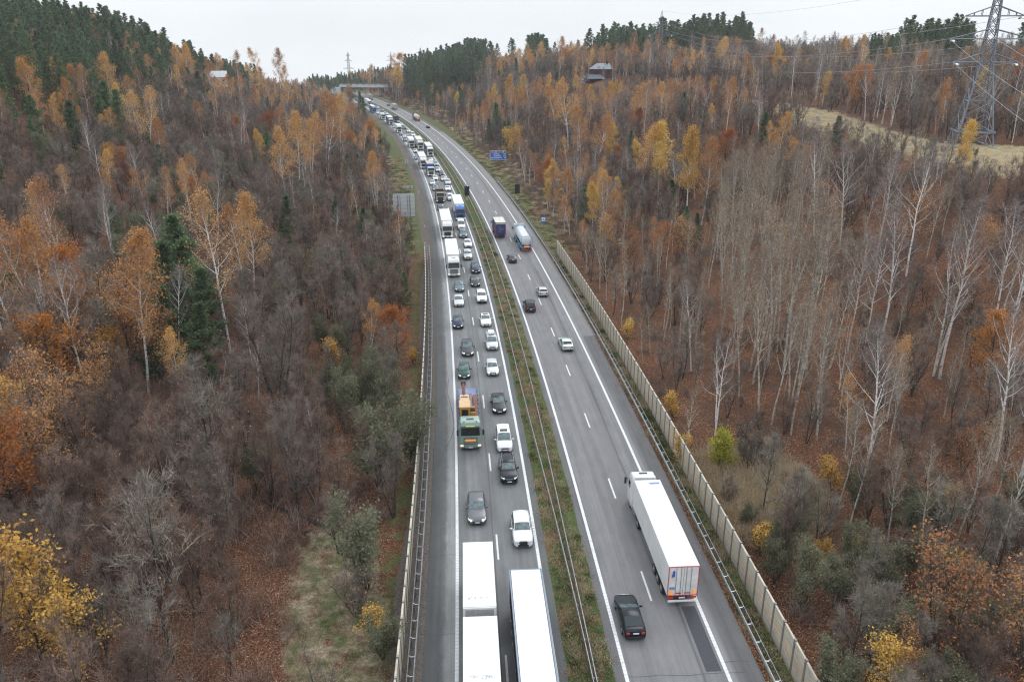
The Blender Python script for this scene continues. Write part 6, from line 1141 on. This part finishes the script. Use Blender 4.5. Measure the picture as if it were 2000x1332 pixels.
fill(28, 235, 14, 190, 4.3, woods); fill(235, 520, 14, 330, 5.4, woods); fill(520, 850, 14, 300, 7.0, woods)
def corner(X, Y, Z, d, yy, u, v, zc):
    if u > 1470 and v > 985 and d > 18 and clear(X, Y, -.2) and rng.random() < .8: plant(rng.choices(['willow_bush', 'bare_bush', 'grey_bare_tree', 'reddish_bare_tree', 'gold_bush', 'aspen_tree'], [.32, .30, .14, .12, .05, .07])[0], X, Y, rng.uniform(.45, .85))
    elif 1330 < u <= 2000 and 560 < v <= 985 and rng.random() < .22 and not inpoly(u, v, POLY_REED): plant(rng.choice(['bare_bush', 'reddish_bare_tree', 'aspen_tree']), X, Y, rng.uniform(.3, .6))
fill(34, 110, 15, 75, 2.7, corner)
def saplings(X, Y, Z, d, yy, u, v, zc):
    if u < 600 and v > 760 and not inpoly(u, v, POLY_CLEAR) and clear(X, Y, 2.2) and not (u < 260 and v > 1240) and rng.random() < (.38 if u < 380 else .05): plant(rng.choices(['reddish_bare_tree', 'grey_bare_tree', 'bare_bush', 'gold_maple'], [.6, .15, .22, .03])[0], X, Y, rng.uniform(.4, .85))
    elif 640 < u and 760 < v < 1000 and d < -17 and rng.random() < .4: plant(rng.choice(['willow_bush', 'bare_bush', 'reddish_bare_tree']), X, Y, rng.uniform(.5, .9))
fill(34, 100, -75, -16.5, 3.0, saplings)
# ---- individuals (the largest of each kind) and what is left over as one stuff object
KN = {'birch_tree': ('orange birch', 'birch tree'), 'yellow_birch': ('golden yellow birch', 'birch tree'), 'sparse_birch': ('thinly leaved birch', 'birch tree'), 'bare_birch': ('leafless white birch', 'birch tree'), 'bare_tree': ('dark bare tree', 'bare tree'), 'reddish_bare_tree': ('reddish brown bare tree', 'bare tree'), 'grey_bare_tree': ('grey twigged bare tree', 'bare tree'), 'aspen_tree': ('slender grey green aspen', 'aspen tree'), 'pine_tree': ('tall dark green pine', 'pine tree'), 'young_pine': ('bushy young green pine', 'pine tree'), 'spruce_tree': ('dark pointed spruce', 'spruce tree'), 'oak_tree': ('russet leaved oak', 'oak tree'), 'gold_maple': ('golden leaved small tree', 'maple tree'), 'dull_leaf_tree': ('tree with dull orange leaves', 'leafy tree'), 'willow_bush': ('olive leaved willow', 'willow'), 'bare_bush': ('dark leafless bush', 'bush'), 'gold_bush': ('yellow leaved bush', 'bush'), 'lime_bush': ('yellow green bush', 'bush'), 'red_bush': ('dark red shrub', 'shrub')}
def region(x, y):
    d = float(dist(x, y))
    if y > 745: return 'in the far belt of trees behind the road bridge'
    if d < 0:
        if -d > 108 and y > 170: return 'on the skyline ridge above the left woods' if y < 330 else 'on the far end of the left skyline ridge'
        return 'behind the left noise barrier near the bottom' if y < 95 else 'behind the far half of the left noise barrier' if y < 175 else 'on the left slope beside the grey sign back' if y < 290 else 'on the far left slope below the pine ridge' if y < 450 else 'beside the far left bend towards the bridge'
    if y < 95: return 'behind the right noise barrier near the bottom'
    if y < 175: return 'behind the far half of the right noise barrier'
    if y < 260: return 'on the right slope between noise barrier and pylon field' if d < 95 else 'in the forest above the dry grass field'
    if y < 420: return 'on the right slope around the blue direction sign' if d < 110 else 'in the forest behind the dry grass field'
    return 'on the right bank between direction sign and bridge' if d < 75 else 'on the wooded plateau around the brick house'
FAMILY = {k: ('bare' if 'bare_tree' in k else 'birch' if 'birch' in k else 'bush' if k in ('willow_bush', 'bare_bush', 'gold_bush', 'lime_bush', 'red_bush') else k) for k in KN}
LIMIT = {'bare': 300, 'birch': 300, 'bush': 200, 'pine_tree': 290}
PL.sort(key=lambda q: (q[8] is None, -q[0])); cnt = {}; rest = {}; SRC = {}
for sz, kind, v, x, y, z, rz, s, lab, lean in PL:
    u, vb, zc = proj(x, y, z); vt = proj(x, y, z + PROTO[kind][v][2] * s)[1]; fam = FAMILY[kind]; inside = -10 < u < 2010 and vt < 1332 and vb > 0
    if cnt.get(fam, 0) >= LIMIT.get(fam, 300) or not inside: rest.setdefault('pine' if kind == 'pine_tree' else 'mixed', []).append((kind, v, x, y, z, rz, s)); continue
    cnt[fam] = cnt.get(fam, 0) + 1; nm, cat = KN[kind]; reg = region(x, y); t = thing(kind if kind not in ('yellow_birch', 'sparse_birch') else 'birch_tree', lab or '%s %s' % (nm, reg), cat, (x, y, z), rz, '%ss %s' % (nm, reg))
    t.scale = (s, s, s); tr, cr, h = PROTO[kind][v]; a = put('trunk', tr, t); b = put('crown', cr, t); SRC.setdefault((kind, v), (a, b))
def scatter(name, items, label, cat, kind='stuff'):
    """one stuff object: copies of the individuals' shapes on points (geometry nodes)"""
    keys = sorted(set((k, v) for k, v, *_ in items)); me = bpy.data.meshes.new(name); me.from_pydata([q[2:5] for q in items], [], [])
    for nm, ty, val in (('idx', 'INT', [keys.index((q[0], q[1])) for q in items]), ('rot', 'FLOAT', [q[5] for q in items]), ('size', 'FLOAT', [q[6] for q in items])):
        at_ = me.attributes.new(nm, ty, 'POINT'); at_.data.foreach_set('value', np.array(val, np.int32 if ty == 'INT' else np.float32))
    o = put(name, me); tag(o, label, cat, None, kind); g = bpy.data.node_groups.new(name, 'GeometryNodeTree'); g.interface.new_socket('Geometry', in_out='INPUT', socket_type='NodeSocketGeometry'); g.interface.new_socket('Geometry', in_out='OUTPUT', socket_type='NodeSocketGeometry')
    gi = g.nodes.new('NodeGroupInput'); go = g.nodes.new('NodeGroupOutput'); L = g.links.new; out = None
    idx = g.nodes.new('GeometryNodeInputNamedAttribute'); idx.data_type = 'INT'; idx.inputs[0].default_value = 'idx'; rot = g.nodes.new('GeometryNodeInputNamedAttribute'); rot.data_type = 'FLOAT'; rot.inputs[0].default_value = 'rot'; siz = g.nodes.new('GeometryNodeInputNamedAttribute'); siz.data_type = 'FLOAT'; siz.inputs[0].default_value = 'size'
    cx = g.nodes.new('ShaderNodeCombineXYZ'); L(rot.outputs[0], cx.inputs[2]); fin = g.nodes.new('GeometryNodeJoinGeometry')
    for i, key in enumerate(keys):
        src = SRC.get(key) or SRC2[key]; jn = g.nodes.new('GeometryNodeJoinGeometry')
        for ob in src:
            oi = g.nodes.new('GeometryNodeObjectInfo'); oi.inputs['Object'].default_value = ob; oi.transform_space = 'ORIGINAL'; L(oi.outputs['Geometry'], jn.inputs[0])
        ip = g.nodes.new('GeometryNodeInstanceOnPoints'); cmp_ = g.nodes.new('FunctionNodeCompare'); cmp_.data_type = 'INT'; cmp_.operation = 'EQUAL'; L(idx.outputs[0], cmp_.inputs[2]); cmp_.inputs[3].default_value = i
        L(gi.outputs[0], ip.inputs['Points']); L(cmp_.outputs[0], ip.inputs['Selection']); L(jn.outputs[0], ip.inputs['Instance']); L(cx.outputs[0], ip.inputs['Rotation']); L(siz.outputs[0], ip.inputs['Scale']); L(ip.outputs[0], fin.inputs[0])
    L(fin.outputs[0], go.inputs[0]); md = o.modifiers.new('scatter', 'NODES'); md.node_group = g; return o
SRC2 = {}
def source(key):                       # kinds that have no individual: one plant of its own far outside the picture's slope
    if key in SRC or key in SRC2: return
    tr, cr, h = PROTO[key[0]][key[1]]; x, y = rp(60.0, -40.0); 
    t = thing(key[0], '%s %s' % (KN[key[0]][0], 'behind the left noise barrier near the bottom'), KN[key[0]][1], (float(x), float(y), float(terr(x, y))), 0, '%ss behind the left noise barrier near the bottom' % KN[key[0]][0]); t.scale = (.4, .4, .4); SRC2[key] = (put('trunk', tr, t), put('crown', cr, t))
for fam, items in rest.items():
    for q in items: source((q[0], q[1]))
    scatter('pine_forest' if fam == 'pine' else 'mixed_woodland', items, 'dense dark pine forest behind the front pines of the ridges' if fam == 'pine' else 'dense autumn woodland of bare and golden trees on both slopes', 'forest' if fam == 'pine' else 'woodland')
# ---- undergrowth, reeds, grass
def ground_stuff(name, kinds, pts, label, cat):
    for k in kinds:
        for v in range(MAXV[k]):
            if (k, v) not in SRC2:
                pass
    items = [(rng.choice(kinds), rng.randrange(3), x, y, float(terr(x, y)) if z is None else z, rng.uniform(0, 6.28), s) for x, y, z, s in pts]; mb = {}
    V = []; Fc = []; o = 0
    mats = []; MI = []
    cache = {}
    for k, v, x, y, z, rz, s in items:
        if (k, v) not in cache:
            me = PROTO[k][v][1]; a = np.zeros(len(me.vertices) * 3, np.float32); me.vertices.foreach_get('co', a); m = me.materials[0]
            if m not in mats: mats.append(m)
            cache[(k, v)] = (a.reshape(-1, 3), mats.index(m))
        a, mi = cache[(k, v)]; c, sn = math.cos(rz), math.sin(rz); p = np.stack([(a[:, 0] * c - a[:, 1] * sn) * s + x, (a[:, 0] * sn + a[:, 1] * c) * s + y, a[:, 2] * s + z], 1); V.append(p); MI.append(np.full(len(p) // 4, mi, np.int32))
    v = np.concatenate(V); nf = len(v) // 4; me = bpy.data.meshes.new(name); me.vertices.add(len(v)); me.vertices.foreach_set('co', v.astype(np.float32).ravel()); me.loops.add(len(v)); me.loops.foreach_set('vertex_index', np.arange(len(v), dtype=np.int32)); me.polygons.add(nf); me.polygons.foreach_set('loop_start', np.arange(0, len(v), 4, dtype=np.int32)); me.polygons.foreach_set('material_index', np.concatenate(MI))
    for m in mats: me.materials.append(m)
    me.update(calc_edges=True); return tag(put(name, me), label, cat, None, 'stuff')
sap = []; bp_ = []; gp = []; rdp = []; fdp = []
def under(X, Y, Z, d, yy, u, v, zc):
    a = abs(d)
    if a < (17.2 if Y < 172 else 24): return
    if inpoly(u, v, POLY_CLEAR) or inpoly(u, v, POLY_REED) or (inpoly(u, v, POLY_FIELD) and Y < 420): return
    if rng.random() < .30: bp_.append((X, Y, Z, rng.uniform(.6, 1.5)))
    if u < 620 and v > 760 and d < 0 and rng.random() < .8: sap.append((X + rng.uniform(-1.5, 1.5), Y + rng.uniform(-1.5, 1.5), None, rng.uniform(.9, 2.3)))
fill(30, 240, -110, -16, 3.6, under); fill(30, 240, 16, 120, 3.6, under)
def reeds(X, Y, Z, d, yy, u, v, zc):
    if inpoly(u, v, POLY_REED) and clear(X, Y, -.5): rdp.append((X, Y, Z, rng.uniform(.9, 1.7)))
fill(40, 110, 14, 60, 1.0, reeds)
def fgr(X, Y, Z, d, yy, u, v, zc):
    if inpoly(u, v, POLY_FIELD) and Y < 420: fdp.append((X, Y, Z, rng.uniform(.6, 1.3)))
    elif inpoly(u, v, POLY_CLEAR) and rng.random() < .7: gp.append((X, Y, Z, rng.uniform(.35, .8)))
fill(130, 330, 40, 190, 2.0, fgr); fill(36, 80, -40, -14, 1.1, fgr)
for k in range(1500):
    yy = 38 + 160 * rng.random() ** 1.5; dd = rng.gauss(0, .75)
    if abs(dd) < 1.5: X, Y = rp(yy, dd); gp.append((float(X), float(Y), .1, rng.uniform(.35, .9)))
for k in range(500):
    yy = 36 + 130 * rng.random() ** 1.3; dd = 13.9 + rng.gauss(0, .35)
    X, Y = rp(yy, dd); gp.append((float(X), float(Y), None, rng.uniform(.5, 1.1)))
def verge(X, Y, Z, d, yy, u, v, zc):
    a = abs(d); r = rng.random()
    if (d > 0 and 13.3 < d < 25) or (d < 0 and 16 < a < 23): gp.append((X, Y, Z, rng.uniform(.5, 1.3)))
fill(172, 400, 13.2, 26, 1.5, verge); fill(172, 330, -23.5, -15.5, 1.4, verge)
def bank(X, Y, Z, d, yy, u, v, zc):
    if rng.random() < .8: bp_.append((X, Y, Z, rng.uniform(.5, 1.2)))
    else: fdp.append((X, Y, Z, rng.uniform(.7, 1.5)))
fill(172, 640, 20, 34, 2.6, bank); fill(172, 420, -27, -21, 2.6, bank)
ground_stuff('undergrowth', ['brush', 'brush', 'red_brush'], bp_, 'thin bare twigs and saplings covering the forest floor', 'undergrowth'); ground_stuff('sapling_thicket', ['red_brush'], sap, 'thin reddish brown saplings over the leaf litter at the lower left', 'saplings'); ground_stuff('reed_grass', ['reed'], rdp, 'tall tan dry grass patch behind the right noise barrier', 'dry grass'); ground_stuff('field_grass', ['field_grass'], fdp, 'pale dry grass on the hilltop field by the large pylon', 'dry grass'); ground_stuff('low_grass', ['verge_grass', 'verge_grass', 'verge_grass', 'field_grass'], gp, 'short green and tan grass on the median, verges and clearing', 'grass')
lg = MB(); p0 = hit(520, 985); p1 = hit(640, 1030); lg.tube([(p0[0], p0[1], float(terr(*p0)) + .2), ((p0[0] + p1[0]) / 2, (p0[1] + p1[1]) / 2 + .1, .3), (p1[0], p1[1], float(terr(*p1)) + .2)], [.16, .2, .22], 8); tag(lg.build('fallen_log', DARKB), 'dark fallen log lying on russet leaves above the clearing', 'log')
print('trees', cnt, {k: len(v) for k, v in rest.items()}, len(bp_), len(rdp), len(fdp), len(gp))
# ------------------------------------------------------------------ the autumn air
def haze():
    o = MB().box((0, 560, 35), (720, 700, 90)).build('haze', bpy.data.materials.new('air')); m = o.data.materials[0]; m.use_nodes = True; t = m.node_tree; t.nodes.clear()
    v = N(t, 'ShaderNodeVolumePrincipled'); v.inputs['Color'].default_value = (.90, .94, .98, 1); v.inputs['Density'].default_value = HAZE; v.inputs['Anisotropy'].default_value = 0.2
    q = N(t, 'ShaderNodeOutputMaterial'); t.links.new(v.outputs[0], q.inputs['Volume']); tag(o, 'thin pale autumn haze filling the valley', 'haze', None, 'stuff')
HAZE = 0.00013
haze()
